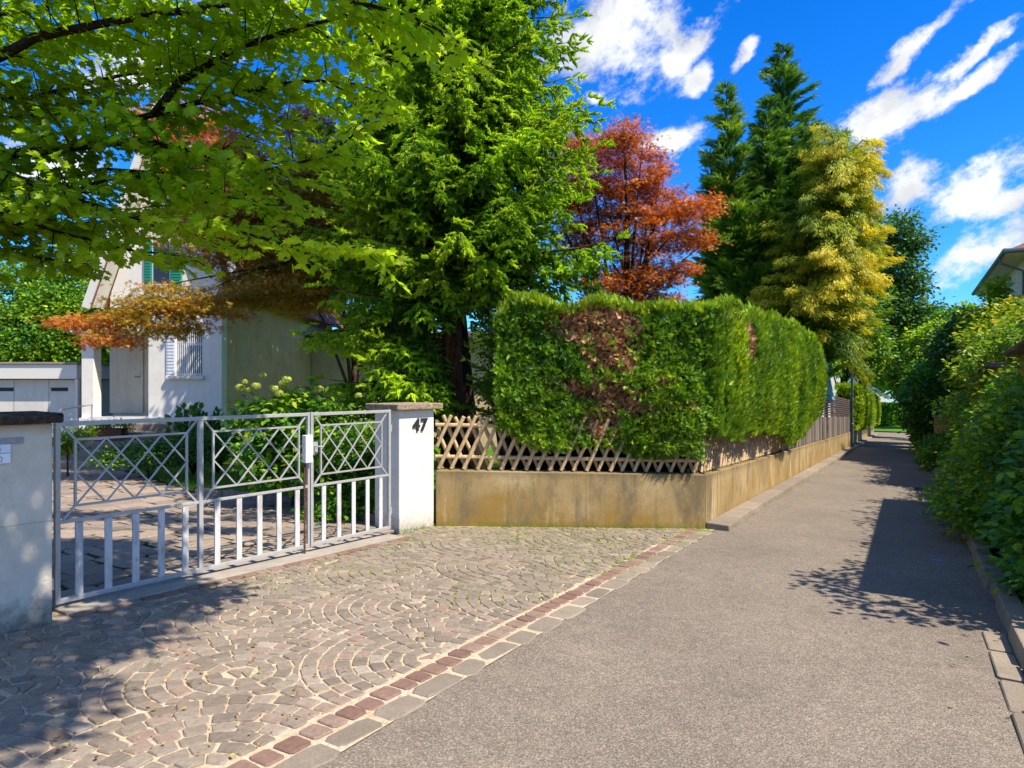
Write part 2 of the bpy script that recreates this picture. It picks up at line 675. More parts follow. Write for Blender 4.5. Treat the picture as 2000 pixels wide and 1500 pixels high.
    m.b.inputs['Metallic'].default_value = 0.25
    c = m.mix(m.rng(m.noise(18, 6, 0.7), 0.5, 0.75, 0, 0.6), lin('#b5b4b0'), lin('#85827d'))
    c = m.mix(m.rng(m.noise(34, 5, 0.7), 0.66, 0.74, 0, 0.8), c, lin('#6e5a4a'))
    m.col(c)
    M['silver'] = m.m
    m = Mt('weathered_white_slat', 0.6, 0.35)
    c = m.mix(m.rng(m.noise(9, 6, 0.7, (1, 1, 0.35)), 0.46, 0.68, 0, 0.75), lin('#d0cdc8'), lin('#8f8a84'))
    c = m.mix(m.rng(m.noise(40, 5, 0.7, (1, 1, 0.3)), 0.6, 0.7, 0, 0.7), c, lin('#7f756c'))
    m.col(c)
    M['slat'] = m.m
    m = Mt('rusty_iron', 0.8, 0.3)
    m.col(m.ramp(m.noise(40, 5), [(0.3, lin('#3f2a20')), (0.7, lin('#7b4c32'))]))
    M['rust'] = m.m
    m = Mt('dark_green_lamp_paint', 0.45, 0.4)
    m.col(m.mix(m.rng(m.noise(6, 4), 0.4, 0.7), lin('#3c4a50'), lin('#525f63')))
    M['lamppole'] = m.m
    m = Mt('lamp_glass', 0.25, 0.5)
    m.col(lin('#c9d0d2'))
    M['lampglass'] = m.m
    m = Mt('black_number_paint', 0.5, 0.4)
    m.col(lin('#2b2e33'))
    M['black'] = m.m
    m = Mt('white_plastic', 0.4, 0.4)
    m.col(lin('#dfe2e4'))
    M['white'] = m.m
    m = Mt('blue_sign_ink', 0.5, 0.3)
    m.col(lin('#4a6a94'))
    M['blueink'] = m.m
    m = Mt('grey_plate', 0.55, 0.4)
    m.col(m.mix(m.rng(m.noise(30, 4), 0.4, 0.7), lin('#9b999a'), lin('#888586')))
    M['plate'] = m.m
    m = Mt('copper_button', 0.35, 0.5)
    m.b.inputs['Metallic'].default_value = 0.8
    m.col(lin('#9a6248'))
    M['button'] = m.m
    m = Mt('green_shutter_paint', 0.6, 0.3)
    m.col(lin('#2c8f76'))
    M['shutter'] = m.m
    m = Mt('window_glass', 0.08, 0.6)
    m.col(lin('#20262b'))
    M['glass'] = m.m
    m = Mt('curtain_cloth', 0.9, 0.1)
    m.col(m.mix(m.rng(m.noise(20, 3, 0.5, (6, 6, 0.1)), 0.4, 0.6), lin('#b9bec4'), lin('#7d858e')))
    M['curtain'] = m.m
    m = Mt('roof_tiles', 0.8, 0.2)
    m.col(m.ramp(m.noise(15, 4), [(0.3, lin('#6b3f33')), (0.7, lin('#94604f'))]))
    m.bump(m.noise(20, 3), 0.02)
    M['tiles'] = m.m
    m = Mt('gutter_zinc', 0.45, 0.5)
    m.b.inputs['Metallic'].default_value = 0.4
    m.col(lin('#59666a'))
    M['zinc'] = m.m
    m = Mt('soffit_white', 0.7, 0.2)
    m.col(lin('#d9d5ca'))
    M['soffit'] = m.m
    m = Mt('balcony_dark', 0.7, 0.3)
    m.col(lin('#33383c'))
    M['balcony'] = m.m
    m = Mt('blue_parasol_cloth', 0.85, 0.15)
    m.col(lin('#7fc0cf'))
    M['parasol'] = m.m

    # --- wood
    m = Mt('peeled_fence_wood', 0.8, 0.2)
    c = m.ramp(m.island(), [(0, lin('#a98a64')), (0.35, lin('#c0a27a')), (0.7, lin('#ceb38c')), (1, lin('#b39c7d'))])
    c = m.mix(m.rng(m.noise(25, 5, 0.65, (1, 1, 0.4)), 0.45, 0.7, 0, 0.6), c, lin('#776247'))
    m.col(c)
    m.bump(m.noise(60, 5, 0.6, (1, 1, 0.2)), 0.005)
    M['latwood'] = m.m
    m = Mt('weathered_plank_wood', 0.85, 0.2)
    c = m.ramp(m.island(), [(0, lin('#625a55')), (0.4, lin('#7a7069')), (0.75, lin('#8d8278')), (1, lin('#9a8c7c'))])
    c = m.mix(m.rng(m.noise(11, 5, 0.65, (1, 1, 0.12)), 0.45, 0.7, 0, 0.6), c, lin('#4b423d'))
    m.col(c)
    m.bump(m.noise(50, 5, 0.6, (1, 1, 0.1)), 0.005)
    M['plank'] = m.m
    m = Mt('dark_screen_wood', 0.8, 0.2)
    m.col(m.ramp(m.noise(20, 4), [(0.3, lin('#4a3f40')), (0.7, lin('#6d5f5f'))]))
    M['screen'] = m.m

    def bark(name, a, b, c_, sc=10):
        m = Mt(name, 0.95, 0.1)
        v = m.noise(sc, 6, 0.7, (1, 1, 0.3))
        m.col(m.ramp(v, [(0.3, a), (0.5, b), (0.75, c_)]))
        m.bump(v, 0.03)
        return m.m
    M['bark'] = bark('grey_brown_bark', lin('#2a2019'), lin('#4a3a2e'), lin('#6b594a'))
    M['sprucebark'] = bark('red_brown_bark', lin('#33221a'), lin('#5c3d2c'), lin('#82604a'), 16)
    M['twig'] = bark('dark_twig_bark', lin('#1c1612'), lin('#30261f'), lin('#4a3c32'), 20)
    m = Mt('hedge_inner_twigs', 0.95, 0.1)
    m.col(m.ramp(m.noise(14, 5, 0.7), [(0.3, lin('#0f110a')), (0.55, lin('#1f1d12')), (0.75, lin('#3b2f20'))]))
    m.bump(m.noise(25, 5), 0.05)
    M['core'] = m.m

    # --- foliage (tint 0 = old/inner colour, 1 = fresh growth)
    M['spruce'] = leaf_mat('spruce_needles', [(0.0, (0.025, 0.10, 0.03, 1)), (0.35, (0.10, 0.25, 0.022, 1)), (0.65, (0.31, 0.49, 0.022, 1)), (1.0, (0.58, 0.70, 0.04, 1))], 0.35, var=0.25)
    M['youngspruce'] = leaf_mat('young_spruce_needles', [(0.0, (0.06, 0.16, 0.02, 1)), (0.5, (0.18, 0.32, 0.025, 1)), (1.0, (0.38, 0.50, 0.04, 1))], 0.35)
    M['maple'] = leaf_mat('maple_leaves', [(0.0, (0.18, 0.29, 0.012, 1)), (0.5, (0.32, 0.45, 0.014, 1)), (0.85, (0.42, 0.52, 0.022, 1)), (1.0, (0.52, 0.60, 0.03, 1))], 0.6, (1.35, 1.5, 0.4), 0.2)
    M['redmaple'] = leaf_mat('red_maple_leaves', [(0.0, (0.16, 0.06, 0.02, 1)), (0.3, (0.32, 0.11, 0.02, 1)), (0.6, (0.56, 0.18, 0.025, 1)), (0.85, (0.68, 0.28, 0.05, 1)), (1.0, (0.72, 0.42, 0.24, 1))], 0.45, (1.3, 0.9, 0.5), 0.25, 1.3)
    M['bronzemaple'] = leaf_mat('bronze_maple_leaves', [(0.0, (0.09, 0.11, 0.014, 1)), (0.35, (0.25, 0.22, 0.02, 1)), (0.6, (0.46, 0.33, 0.03, 1)), (0.8, (0.52, 0.20, 0.03, 1)), (1.0, (0.55, 0.14, 0.05, 1))], 0.4, (1.3, 1.1, 0.5), 0.25)
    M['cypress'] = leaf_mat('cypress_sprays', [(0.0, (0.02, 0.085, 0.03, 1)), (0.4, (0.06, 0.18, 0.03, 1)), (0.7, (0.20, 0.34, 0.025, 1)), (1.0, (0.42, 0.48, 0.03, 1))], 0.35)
    M['golden'] = leaf_mat('golden_cypress_sprays', [(0.0, (0.04, 0.13, 0.015, 1)), (0.4, (0.15, 0.28, 0.015, 1)), (0.7, (0.42, 0.44, 0.018, 1)), (1.0, (0.72, 0.60, 0.03, 1))], 0.35, (1.3, 1.2, 0.4))
    M['thuja'] = leaf_mat('thuja_sprays', [(0.0, (0.025, 0.09, 0.014, 1)), (0.4, (0.10, 0.23, 0.014, 1)), (0.7, (0.27, 0.41, 0.018, 1)), (1.0, (0.50, 0.58, 0.02, 1))], 0.35, var=0.3, vscale=2.2)
    M['deadthuja'] = leaf_mat('dead_thuja_twigs', [(0.0, (0.22, 0.095, 0.035, 1)), (0.5, (0.48, 0.235, 0.10, 1)), (1.0, (0.72, 0.45, 0.25, 1))], 0.2, (1, 1, 1))
    M['shrub'] = leaf_mat('shrub_leaves', [(0.0, (0.025, 0.11, 0.03, 1)), (0.4, (0.07, 0.22, 0.025, 1)), (0.75, (0.20, 0.37, 0.022, 1)), (1.0, (0.42, 0.52, 0.03, 1))], 0.4, var=0.3)
    M['brightshrub'] = leaf_mat('bright_shrub_leaves', [(0.0, (0.05, 0.17, 0.02, 1)), (0.4, (0.15, 0.31, 0.018, 1)), (0.75, (0.34, 0.48, 0.02, 1)), (1.0, (0.58, 0.64, 0.03, 1))], 0.42, var=0.25)
    M['oak'] = leaf_mat('dark_tree_leaves', [(0.0, (0.025, 0.085, 0.025, 1)), (0.5, (0.065, 0.17, 0.035, 1)), (1.0, (0.18, 0.29, 0.04, 1))], 0.35)
    M['ivy'] = leaf_mat('climber_leaves', [(0.0, (0.04, 0.15, 0.015, 1)), (0.5, (0.17, 0.30, 0.018, 1)), (0.85, (0.40, 0.48, 0.02, 1)), (1.0, (0.65, 0.48, 0.05, 1))], 0.4)
    M['grass'] = leaf_mat('grass_blades', [(0.0, (0.05, 0.14, 0.01, 1)), (0.5, (0.14, 0.28, 0.012, 1)), (1.0, (0.30, 0.42, 0.02, 1))], 0.4)
    M['flowerlime'] = leaf_mat('lime_flower_petals', [(0.0, (0.30, 0.38, 0.06, 1)), (0.5, (0.48, 0.55, 0.09, 1)), (1.0, (0.66, 0.66, 0.18, 1))], 0.3, (1, 1, 1))
    M['flowerwhite'] = leaf_mat('white_flower_petals', [(0.0, (0.6, 0.6, 0.55, 1)), (1.0, (0.85, 0.85, 0.8, 1))], 0.3, (1, 1, 1))
    M['dryleaf'] = leaf_mat('dry_fallen_leaves', [(0.0, (0.12, 0.05, 0.02, 1)), (0.5, (0.35, 0.16, 0.04, 1)), (1.0, (0.45, 0.38, 0.08, 1))], 0.2, (1, 1, 1))


make_materials()

# ---------------------------------------------------------------- leaf templates (+Y is the tip)
T_SHOOT_V, T_SHOOT_F = [], []
for k in range(3):
    a = math.pi * k / 3
    ca, sa = math.cos(a), math.sin(a)
    n_ = len(T_SHOOT_V)
    T_SHOOT_V += [(0, 0, 0), (0.13 * ca, 0.4, 0.13 * sa), (0, 1.0, 0), (-0.13 * ca, 0.4, -0.13 * sa)]
    T_SHOOT_F += [(n_, n_ + 1, n_ + 2), (n_, n_ + 2, n_ + 3)]
for k in range(10):
    y0 = 0.08 + 0.8 * (k // 2) / 4.6
    a = math.pi * (k % 2) + (k // 2) * 1.25
    r = 0.25 * (1 - 0.35 * y0)
    ca, sa = math.cos(a), math.sin(a)
    n_ = len(T_SHOOT_V)
    T_SHOOT_V += [(-sa * 0.07, y0 - 0.04, ca * 0.07), (sa * 0.07, y0 + 0.05, -ca * 0.07), (ca * r, y0 + 0.24, sa * r)]
    T_SHOOT_F += [(n_, n_ + 1, n_ + 2)]
T_FROND_V, T_FROND_F = [], []
for k in range(4):
    y0 = 0.05 + 0.2 * k
    ln = 0.42 * (1 - 0.16 * k)
    for s in (-1, 1):
        n_ = len(T_FROND_V)
        T_FROND_V += [(0, y0, 0), (s * ln * 0.45, y0 + ln * 0.25, 0.03), (s * ln * 0.8, y0 + ln * 0.75, -0.02 + 0.04 * k), (s * ln * 0.28, y0 + ln * 0.55, -0.02)]
        T_FROND_F += [(n_, n_ + 1, n_ + 2, n_ + 3)]
n_ = len(T_FROND_V)
T_FROND_V += [(-0.05, 0.0, 0), (0.05, 0.0, 0), (0.07, 0.75, 0.02), (0, 1.05, 0.0)]
T_FROND_F += [(n_, n_ + 1, n_ + 2, n_ + 3)]
# broad leaf: two quads folded along the rib
T_LEAF_V = [(0, 0, 0), (0.30, 0.35, 0.07), (0.22, 0.72, 0.04), (0, 1, -0.05), (-0.22, 0.72, 0.04), (-0.30, 0.35, 0.07)]
T_LEAF_F = [(0, 1, 2, 3), (0, 3, 4, 5)]
# five-lobed maple leaf
ml = [(0, 0), (0.30, -0.08), (0.36, 0.10), (0.62, 0.22), (0.40, 0.38), (0.62, 0.72), (0.26, 0.62), (0.20, 0.74), (0, 1.05), (-0.20, 0.74), (-0.26, 0.62), (-0.62, 0.72), (-0.40, 0.38), (-0.62, 0.22), (-0.36, 0.10), (-0.30, -0.08)]
T_MAPLE_V = [(x, y + 0.15, 0.10 * abs(x) - 0.05 * y * y) for x, y in ml] + [(0, 0.5, 0)]
T_MAPLE_F = [(16, i, (i + 1) % 16) for i in range(16)]
# small star leaf of a japanese maple
T_STAR_V, T_STAR_F = [], []
for a, ln in ((-75, 0.7), (-38, 0.95), (0, 1.1), (38, 0.95), (75, 0.7)):
    ra = R(a)
    dx, dy = math.sin(ra), math.cos(ra)
    n_ = len(T_STAR_V)
    T_STAR_V += [(0, 0, 0), (dx * ln * 0.5 + dy * 0.11, dy * ln * 0.5 - dx * 0.11, 0.02), (dx * ln, dy * ln, -0.12), (dx * ln * 0.5 - dy * 0.11, dy * ln * 0.5 + dx * 0.11, 0.02)]
    T_STAR_F += [(n_, n_ + 1, n_ + 2, n_ + 3)]
T_BLADE_V = [(-0.03, 0, 0), (0.03, 0, 0), (0.02, 0.6, 0.05), (0, 1, 0.16)]
T_BLADE_F = [(0, 1, 2, 3)]
TEMPL = {'shoot': (T_SHOOT_V, T_SHOOT_F), 'frond': (T_FROND_V, T_FROND_F), 'leaf': (T_LEAF_V, T_LEAF_F), 'maple': (T_MAPLE_V, T_MAPLE_F), 'star': (T_STAR_V, T_STAR_F), 'blade': (T_BLADE_V, T_BLADE_F)}


def unit_rand(n, rng=RNG):
    return norm(rng.normal(size=(n, 3)))


def foliage(name, kind, pos, d, up, scale, tint, mat, parent=None):
    V, Fs = TEMPL[kind]
    return scatter_mesh(name, V, Fs, pos, d, up, scale, tint, mat, parent)

# ================================================================ THE SETTING
def poly_sheet(name, pts, lift, mat, kind='structure', sub=1):
    mb = MB()
    mb.add([(x, y, gz(x, y) + lift) for x, y in pts], [tuple(range(len(pts)))])
    o = mb.build(name, mat)
    tag(o, kind=kind)
    return o


def xy(v):
    return (v.x, v.y)


tag(poly_sheet('ground', [(-400, -60), (400, -60), (400, 900), (-400, 900)], -0.09, M['soil']), kind='structure')

GL = Vector((-3.21, 4.66, 0))                   # gate line: left end, direction, length
GD = Vector((0.5331, 0.8460, 0))
GN = Vector((0.8460, -0.5331, 0))               # towards the lane
GLEN = 3.45
WA = Vector((-0.967, 8.27, 0))                  # retaining wall, end at the pillar

# the lane, its cross road and the verge at its far end
lane_pts = [xy(L(-16, 0.12)), xy(L(-16, 2.83)), xy(L(52, 2.83)), xy(L(52, 0.12))]
poly_sheet('lane_asphalt', lane_pts, 0.0, M['asphalt'])
poly_sheet('cross_road', [xy(L(52, -14)), xy(L(52, 16)), xy(L(57.5, 16)), xy(L(57.5, -14))], 0.004, M['asphalt'])
vg = MB()
vp = [xy(L(57.5, -14)), xy(L(57.5, 16)), xy(L(80, 16)), xy(L(80, -14))]
vg.hexa([(x, y, gz(x, y) - 0.1) for x, y in (vp[0], vp[1], vp[2], vp[3])][::-1], [(x, y, gz(x, y) + (0.12 if i < 2 else 0.7)) for i, (x, y) in enumerate(vp)][::-1])
tag(vg.build('verge_ground', M['lawn']), kind='structure')

# sand bed of the cobbles (the joints)
bed = [xy(L(-16, 0.12)), xy(L(0.0, 0.12)), xy(C0 + LD * 0.02), (-0.96, 8.30), (-1.37, 7.58), (-3.21, 4.66), (-7.0, -1.2), (-7, -6)]
poly_sheet('cobble_bed', bed, 0.004, M['joint'])


def inside(p, poly):
    x, y = p
    c = False
    n = len(poly)
    for i in range(n):
        x1, y1 = poly[i]
        x2, y2 = poly[(i + 1) % n]
        if (y1 > y) != (y2 > y) and x < (x2 - x1) * (y - y1) / (y2 - y1) + x1:
            c = not c
    return c


def stone(mb, cs, top=0.02, cut=0.2, base=-0.01):
    """one stone: cs = four xy corners; corners knocked off, top slightly domed and tilted"""
    cs = [Vector((c[0], c[1])) for c in cs]
    ctr = sum(cs, Vector((0, 0))) / 4
    ring = []
    for i in range(4):
        a, b, c = cs[i - 1], cs[i], cs[(i + 1) % 4]
        ring.append(b + (a - b) * cut * random.uniform(0.5, 1.3))
        ring.append(b + (c - b) * cut * random.uniform(0.5, 1.3))
    ring = [p + Vector((random.uniform(-1, 1), random.uniform(-1, 1))) * 0.0035 for p in ring]
    tx, ty = random.uniform(-0.02, 0.02), random.uniform(-0.02, 0.02)
    h = top + random.uniform(-0.0025, 0.0025)
    vs = []
    for k, (s, z) in enumerate(((1.0, base), (1.0, h - 0.006), (0.90, h))):
        for p in ring:
            q = ctr + (p - ctr) * s
            r = q - ctr
            vs.append((q.x, q.y, gz(q.x, q.y) + z + (r.x * tx + r.y * ty if k else 0)))
    fs = []
    for k in range(2):
        for i in range(8):
            j = (i + 1) % 8
            fs.append((k * 8 + i, k * 8 + j, k * 8 + 8 + j, k * 8 + 8 + i))
    fs.append(tuple(range(16, 24)))
    mb.add(vs, fs)


# segmental-arch paving: columns run from the lane towards the gate
cob = MB()
WC = 1.50
RC = 0.70
SC_ = 0.100
gate_off = 0.30
cobpoly = [xy(L(-14, -0.20)), xy(L(-0.02, -0.20)), (C0.x - 0.15, C0.y - 0.10), (-0.94, 8.24), (-0.98, 8.16), (-1.27, 7.74)]
p1 = GL + GD * GLEN + GN * gate_off
p2 = GL + GN * gate_off
cobpoly += [xy(p1), xy(p2), (p2.x - GD.x * 7 , p2.y - GD.y * 7), (-7, -6)]
RF = WC / 2
for rowi in range(0, 9):
    for ci in range(-10, 3):
        cu_, cv_ = ci * WC + (0.5 * WC if rowi % 2 else 0.0) + 0.58, rowi * RF
        low = [(cu_ - WC / 2, cv_ - RF), (cu_ + WC / 2, cv_ - RF)]
        nr = int(round(RF / SC_))
        for ri in range(nr):
            ra, rb = RF * ri / nr, RF * (ri + 1) / nr
            rm = (ra + rb) / 2
            if ri == 0:
                n_st = 3
            else:
                n_st = max(5, int(round(2 * math.pi * rm / 0.116)))
            ph = random.uniform(0, 6.28)
            for si in range(n_st):
                t1 = ph + 2 * math.pi * (si + random.uniform(-0.1, 0.1)) / n_st
                t2 = ph + 2 * math.pi * (si + 1) / n_st
                g = 0.0052
                a_, b_ = (t1 + g / max(rm, 0.05)), (t2 - g / max(rm, 0.05))
                ra_, rb_ = ra + g, rb - g
                cs = [(ra_ * math.cos(a_), ra_ * math.sin(a_)), (ra_ * math.cos(b_), ra_ * math.sin(b_)), (rb_ * math.cos(b_), rb_ * math.sin(b_)), (rb_ * math.cos(a_), rb_ * math.sin(a_))]
                cs = [(x + cu_, y + cv_) for x, y in cs]
                mu, mv = sum(c[0] for c in cs) / 4, sum(c[1] for c in cs) / 4
                # trim corners that would run under the next fan
                cc = []
                for x, y in cs:
                    for p in low:
                        dd = math.hypot(x - p[0], y - p[1])
                        if rowi > 0 and dd < RF + g:
                            x, y = p[0] + (x - p[0]) * (RF + g) / dd, p[1] + (y - p[1]) * (RF + g) / dd
                    if rowi == 0:
                        y = max(y, 0.0)
                    cc.append((x, y))
                ar = lambda q: abs(sum(q[i][0] * q[(i + 1) % 4][1] - q[(i + 1) % 4][0] * q[i][1] for i in range(4))) / 2
                if ar(cc) < 0.30 * ar(cs) or ar(cc) < 0.0012:
                    continue
                wq = [L(u, -0.2 - v) for u, v in cc]
                cw = sum(wq, Vector((0, 0, 0))) / 4
                if not inside((cw.x, cw.y), cobpoly):
                    continue
                if (cw.xy).length > 14 or cw.y < -2:
                    continue
                stone(cob, [xy(q) for q in wq], 0.0125, 0.12)
tag(cob.build('cobble_pavement', M['cobble']), kind='structure')

# red row and grey row between cobbles and asphalt
mb = MB()
t = -14.0
while t < -0.16:
    ln = random.uniform(0.10, 0.15)
    ln = min(ln, -0.12 - t)
    w0 = -0.165 + random.uniform(-0.008, 0.008)
    stone(mb, [xy(L(t + 0.008, w0)), xy(L(t + 0.008, w0 + 0.125)), xy(L(t + ln - 0.008, w0 + 0.125)), xy(L(t + ln - 0.008, w0))], 0.012, 0.14)
    t += ln
tag(mb.build('red_stone_edging', M['redstone']), kind='structure')
mb = MB()
t = -14.0
while t < -0.3:
    ln = random.uniform(0.24, 0.36)
    w0 = -0.026
    stone(mb, [xy(L(t + 0.01, w0)), xy(L(t + 0.01, w0 + random.uniform(0.12, 0.18))), xy(L(t + ln - 0.01, w0 + random.uniform(0.12, 0.18))), xy(L(t + ln - 0.01, w0))], 0.009, 0.16)
    t += ln
tag(mb.build('grey_stone_edging', M['kerb']), kind='structure')

# kerb slabs along the retaining wall
mb = MB()
t = 0.0
i = 0
while t < 50:
    ln = random.uniform(0.85, 1.15) if i else 0.62
    w1 = 0.265 if i else 0.30
    h = 0.075
    b = [L(t + 0.006, 0.004, -0.03), L(t + 0.006, w1, -0.03), L(t + ln - 0.006, w1, -0.03), L(t + ln - 0.006, 0.004, -0.03)]
    tp = [L(t + 0.006, 0.004, h + 0.012), L(t + 0.006, w1 - 0.012, h), L(t + ln - 0.006, w1 - 0.012, h), L(t + ln - 0.006, 0.004, h + 0.012)]
    mb.hexa(b, tp)
    t += ln
    i += 1
tag(mb.build('left_kerb', M['kerb'], bevel=0.012), kind='structure')
# kerb on the other side, half buried in shrubs
mb = MB()
t = -9.0
while t < 50:
    ln = random.uniform(0.4, 0.7)
    jw = random.uniform(-0.015, 0.02)
    h = 0.11 + random.uniform(-0.012, 0.012)
    b = [L(t + 0.01, 2.80 + jw, -0.03), L(t + 0.01, 2.97, -0.03), L(t + ln - 0.01, 2.97, -0.03), L(t + ln - 0.01, 2.80 + jw, -0.03)]
    tp = [L(t + 0.01, 2.825 + jw, h), L(t + 0.01, 2.96, h), L(t + ln - 0.01, 2.96, h), L(t + ln - 0.01, 2.825 + jw, h)]
    mb.hexa(b, tp)
    t += ln
tag(mb.build('right_kerb', M['kerb'], bevel=0.012), kind='structure')
# gutter slabs in front of the right kerb
mb = MB()
t = -9.0
while t < -3.2:
    ln = random.uniform(0.45, 0.6)
    stone(mb, [xy(L(t + 0.012, 2.66)), xy(L(t + 0.012, 2.79)), xy(L(t + ln - 0.012, 2.79)), xy(L(t + ln - 0.012, 2.66))], 0.014, 0.07)
    t += ln
tag(mb.build('gutter_slabs', M['kerb']), kind='structure')

# concrete threshold of the gate with a thin red row
mb = MB()
a0, a1 = GL - GD * 0.02, GL + GD * (GLEN + 0.02)


def gp(s, n, h):
    p = GL + GD * s + GN * n
    return Vector((p.x, p.y, gz(p.x, p.y) + h))


mb.hexa([gp(0, 0.19, -0.03), gp(GLEN, 0.19, -0.03), gp(GLEN, -0.16, -0.03), gp(0, -0.16, -0.03)][::1], [gp(0, 0.19, 0.026), gp(GLEN, 0.19, 0.026), gp(GLEN, -0.16, 0.03), gp(0, -0.16, 0.03)])
tag(mb.build('gate_threshold', M['threshold'], bevel=0.006), kind='structure')
mb = MB()
s = 0.0
while s < GLEN - 0.1:
    ln = random.uniform(0.12, 0.17)
    stone(mb, [xy(gp(s + 0.006, 0.285, 0)), xy(gp(s + ln - 0.006, 0.285, 0)), xy(gp(s + ln - 0.006, 0.20, 0)), xy(gp(s + 0.006, 0.20, 0))], 0.02, 0.14)
    s += ln
tag(mb.build('threshold_stone_row', M['redstone']), kind='structure')

# driveway behind the gate: large irregular slabs with dark mossy joints
m = Mt('driveway_joint_moss', 0.95, 0.1)
m.col(m.ramp(m.noise(30, 4), [(0.35, lin('#23240f')), (0.6, lin('#3f4a1b')), (0.8, lin('#6b5c3b'))]))
M['drivejoint'] = m.m
drive = [xy(gp(-0.25, -0.15, 0)), xy(gp(GLEN + 0.1, -0.15, 0)), (-1.6, 8.3), (-2.24, 8.97), (-3.16, 9.85), (-5.0, 10.6), (-7.4, 13.2), (-9.6, 15.4), (-10.5, 16.3), (-24, 19), (-24, 8), (-8, 4.5)]
poly_sheet('driveway_bed', drive, 0.006, M['drivejoint'])
mb = MB()
row = 0
n_ = -0.17
while n_ > -16:
    dp = random.uniform(0.26, 0.36)
    s = -14.0 + random.uniform(0, 0.4)
    while s < 10:
        ln = random.uniform(0.3, 0.55)
        j = lambda: random.uniform(-0.03, 0.03)
        cs = [gp(s + 0.012 + j(), n_ - 0.008 + j(), 0), gp(s + ln - 0.012 + j(), n_ - 0.008 + j(), 0), gp(s + ln - 0.012 + j(), n_ - dp + 0.008 + j(), 0), gp(s + 0.012 + j(), n_ - dp + 0.008 + j(), 0)]
        cw = sum(cs, Vector((0, 0, 0))) / 4
        if inside((cw.x, cw.y), drive) and n_ - dp < -0.2:
            stone(mb, [xy(q) for q in cs][::-1], 0.022, 0.12)
        s += ln
    n_ -= dp
tag(mb.build('driveway_slabs', M['slab']), kind='structure')

# garden lawn sheet
lawn = [(-2.24, 8.97), (-1.6, 8.3), (-1.0, 8.55), (2.3, 8.9), xy(L(30, -0.3)), (0, 40), (-14, 30), (-9.6, 15.4), (-7.4, 13.2), (-5.0, 10.6), (-3.16, 9.85)]
poly_sheet('lawn', lawn, 0.03, M['lawn'])
# low stone border between driveway and bed
mb = MB()
bp = [Vector((-1.55, 8.2, 0)), Vector((-2.24, 8.97, 0)), Vector((-3.16, 9.85, 0)), Vector((-5.0, 10.6, 0))]
for a, b in zip(bp, bp[1:]):
    n = int((b - a).length / 0.28)
    for i in range(n):
        p = a.lerp(b, (i + 0.03) / n)
        q = a.lerp(b, (i + 0.97) / n)
        nn = (q - p).cross(Vector((0, 0, 1))).normalized() * 0.07
        cs = [p - nn, q - nn, q + nn, p + nn]
        mb.hexa([(c.x, c.y, gz(c.x, c.y) - 0.02) for c in cs][::-1], [(c.x, c.y, gz(c.x, c.y) + 0.11 + random.uniform(-.02, .02)) for c in cs][::-1])
tag(mb.build('driveway_kerb', M['kerb'], bevel=0.01), kind='structure')

# lane drain grating
dr = thing('drain_grate', L(7.35, 2.45), 'small dark cast iron drain grating in the lane beside the right kerb', 'drain')
mb = MB()
for i in range(9):
    mb.box(L(7.05 + 0.075 * i, 2.5, 0.006), LD, LN, (0, 0, 1), 0.035, 0.3, 0.012)
mb.build('grate_bars', M['balcony'], dr)
mb = MB()
mb.hexa([L(7.0, 2.33, 0.0), L(7.0, 2.67, 0.0), L(7.7, 2.67, 0.0), L(7.7, 2.33, 0.0)], [L(7.0, 2.33, 0.003), L(7.0, 2.67, 0.003), L(7.7, 2.67, 0.003), L(7.7, 2.33, 0.003)])
mb.build('grate_pit', M['black'], dr)
mp = Mt('blue_road_paint', 0.8, 0.2)
mp.col(lin('#3f9fd0'))
mb = MB()
c = G(1832, 1094)
mb.add([c + Vector(v) + Vector((0, 0, 0.004)) for v in ((-0.07, -0.01, 0), (0.03, -0.035, 0), (0.10, -0.02, 0), (0.02, 0.012, 0), (-0.06, 0.03, 0))], [(0, 1, 2, 3, 4)])
tag(mb.build('road_paint_mark', mp.m), kind='structure')

# ---------------------------------------------------------------- retaining wall (solid, 0.69 m high)
rw = thing('retaining_wall', (C0.x, C0.y, gz(C0.x, C0.y)), 'low ochre stained concrete retaining wall under the crossed pole fence, turning the corner into the lane', 'wall')


def wall_seg(a, b, thick, h0, h1, name, mat, parent, inner=(0, 0, 0), base=-0.15):
    d = (b - a).normalized()
    n = Vector((-d.y, d.x, 0)) * thick
    q = [a, b, b + n, a + n]
    mb = MB()
    mb.hexa([(p.x, p.y, gz(p.x, p.y) + base) for p in q], [(q[0].x, q[0].y, gz(q[0].x, q[0].y) + h0), (q[1].x, q[1].y, gz(q[1].x, q[1].y) + h1), (q[2].x, q[2].y, gz(q[1].x, q[1].y) + h1), (q[3].x, q[3].y, gz(q[0].x, q[0].y) + h0)])
    return mb.build(name, mat, parent, bevel=0.012)


wall_seg(WA + Vector((0.02, 0.0, 0)), C0.copy(), 0.25, 0.695, 0.69, 'front_section', M['wallconc'], rw)
cuts = [0.0, 0.62, 3.1, 6.6, 10.5, 15.2, 20.4, 26.3, 33.0, 41.0, 50.0]
for i, (a, b) in enumerate(zip(cuts, cuts[1:])):
    pa, pb = C0 + LD * (a + (0.0 if i == 0 else 0.006)), C0 + LD * (b - 0.006)
    off = LN * random.uniform(-0.006, 0.004)
    if i == 0:
        mb = MB()
        q = [pa, pb, pb - LN * 0.25, pa - LN * 0.10 + LD * 0.25]
        mb.hexa([(p.x, p.y, gz(p.x, p.y) - 0.15) for p in q], [(p.x, p.y, gz(p.x, p.y) + 0.688) for p in q])
        mb.build('lane_section', M['wallconc'], rw, bevel=0.010)
    else:
        wall_seg(pa + off, pb + off, 0.25, 0.685, 0.685, 'lane_section', M['wallconc'], rw)

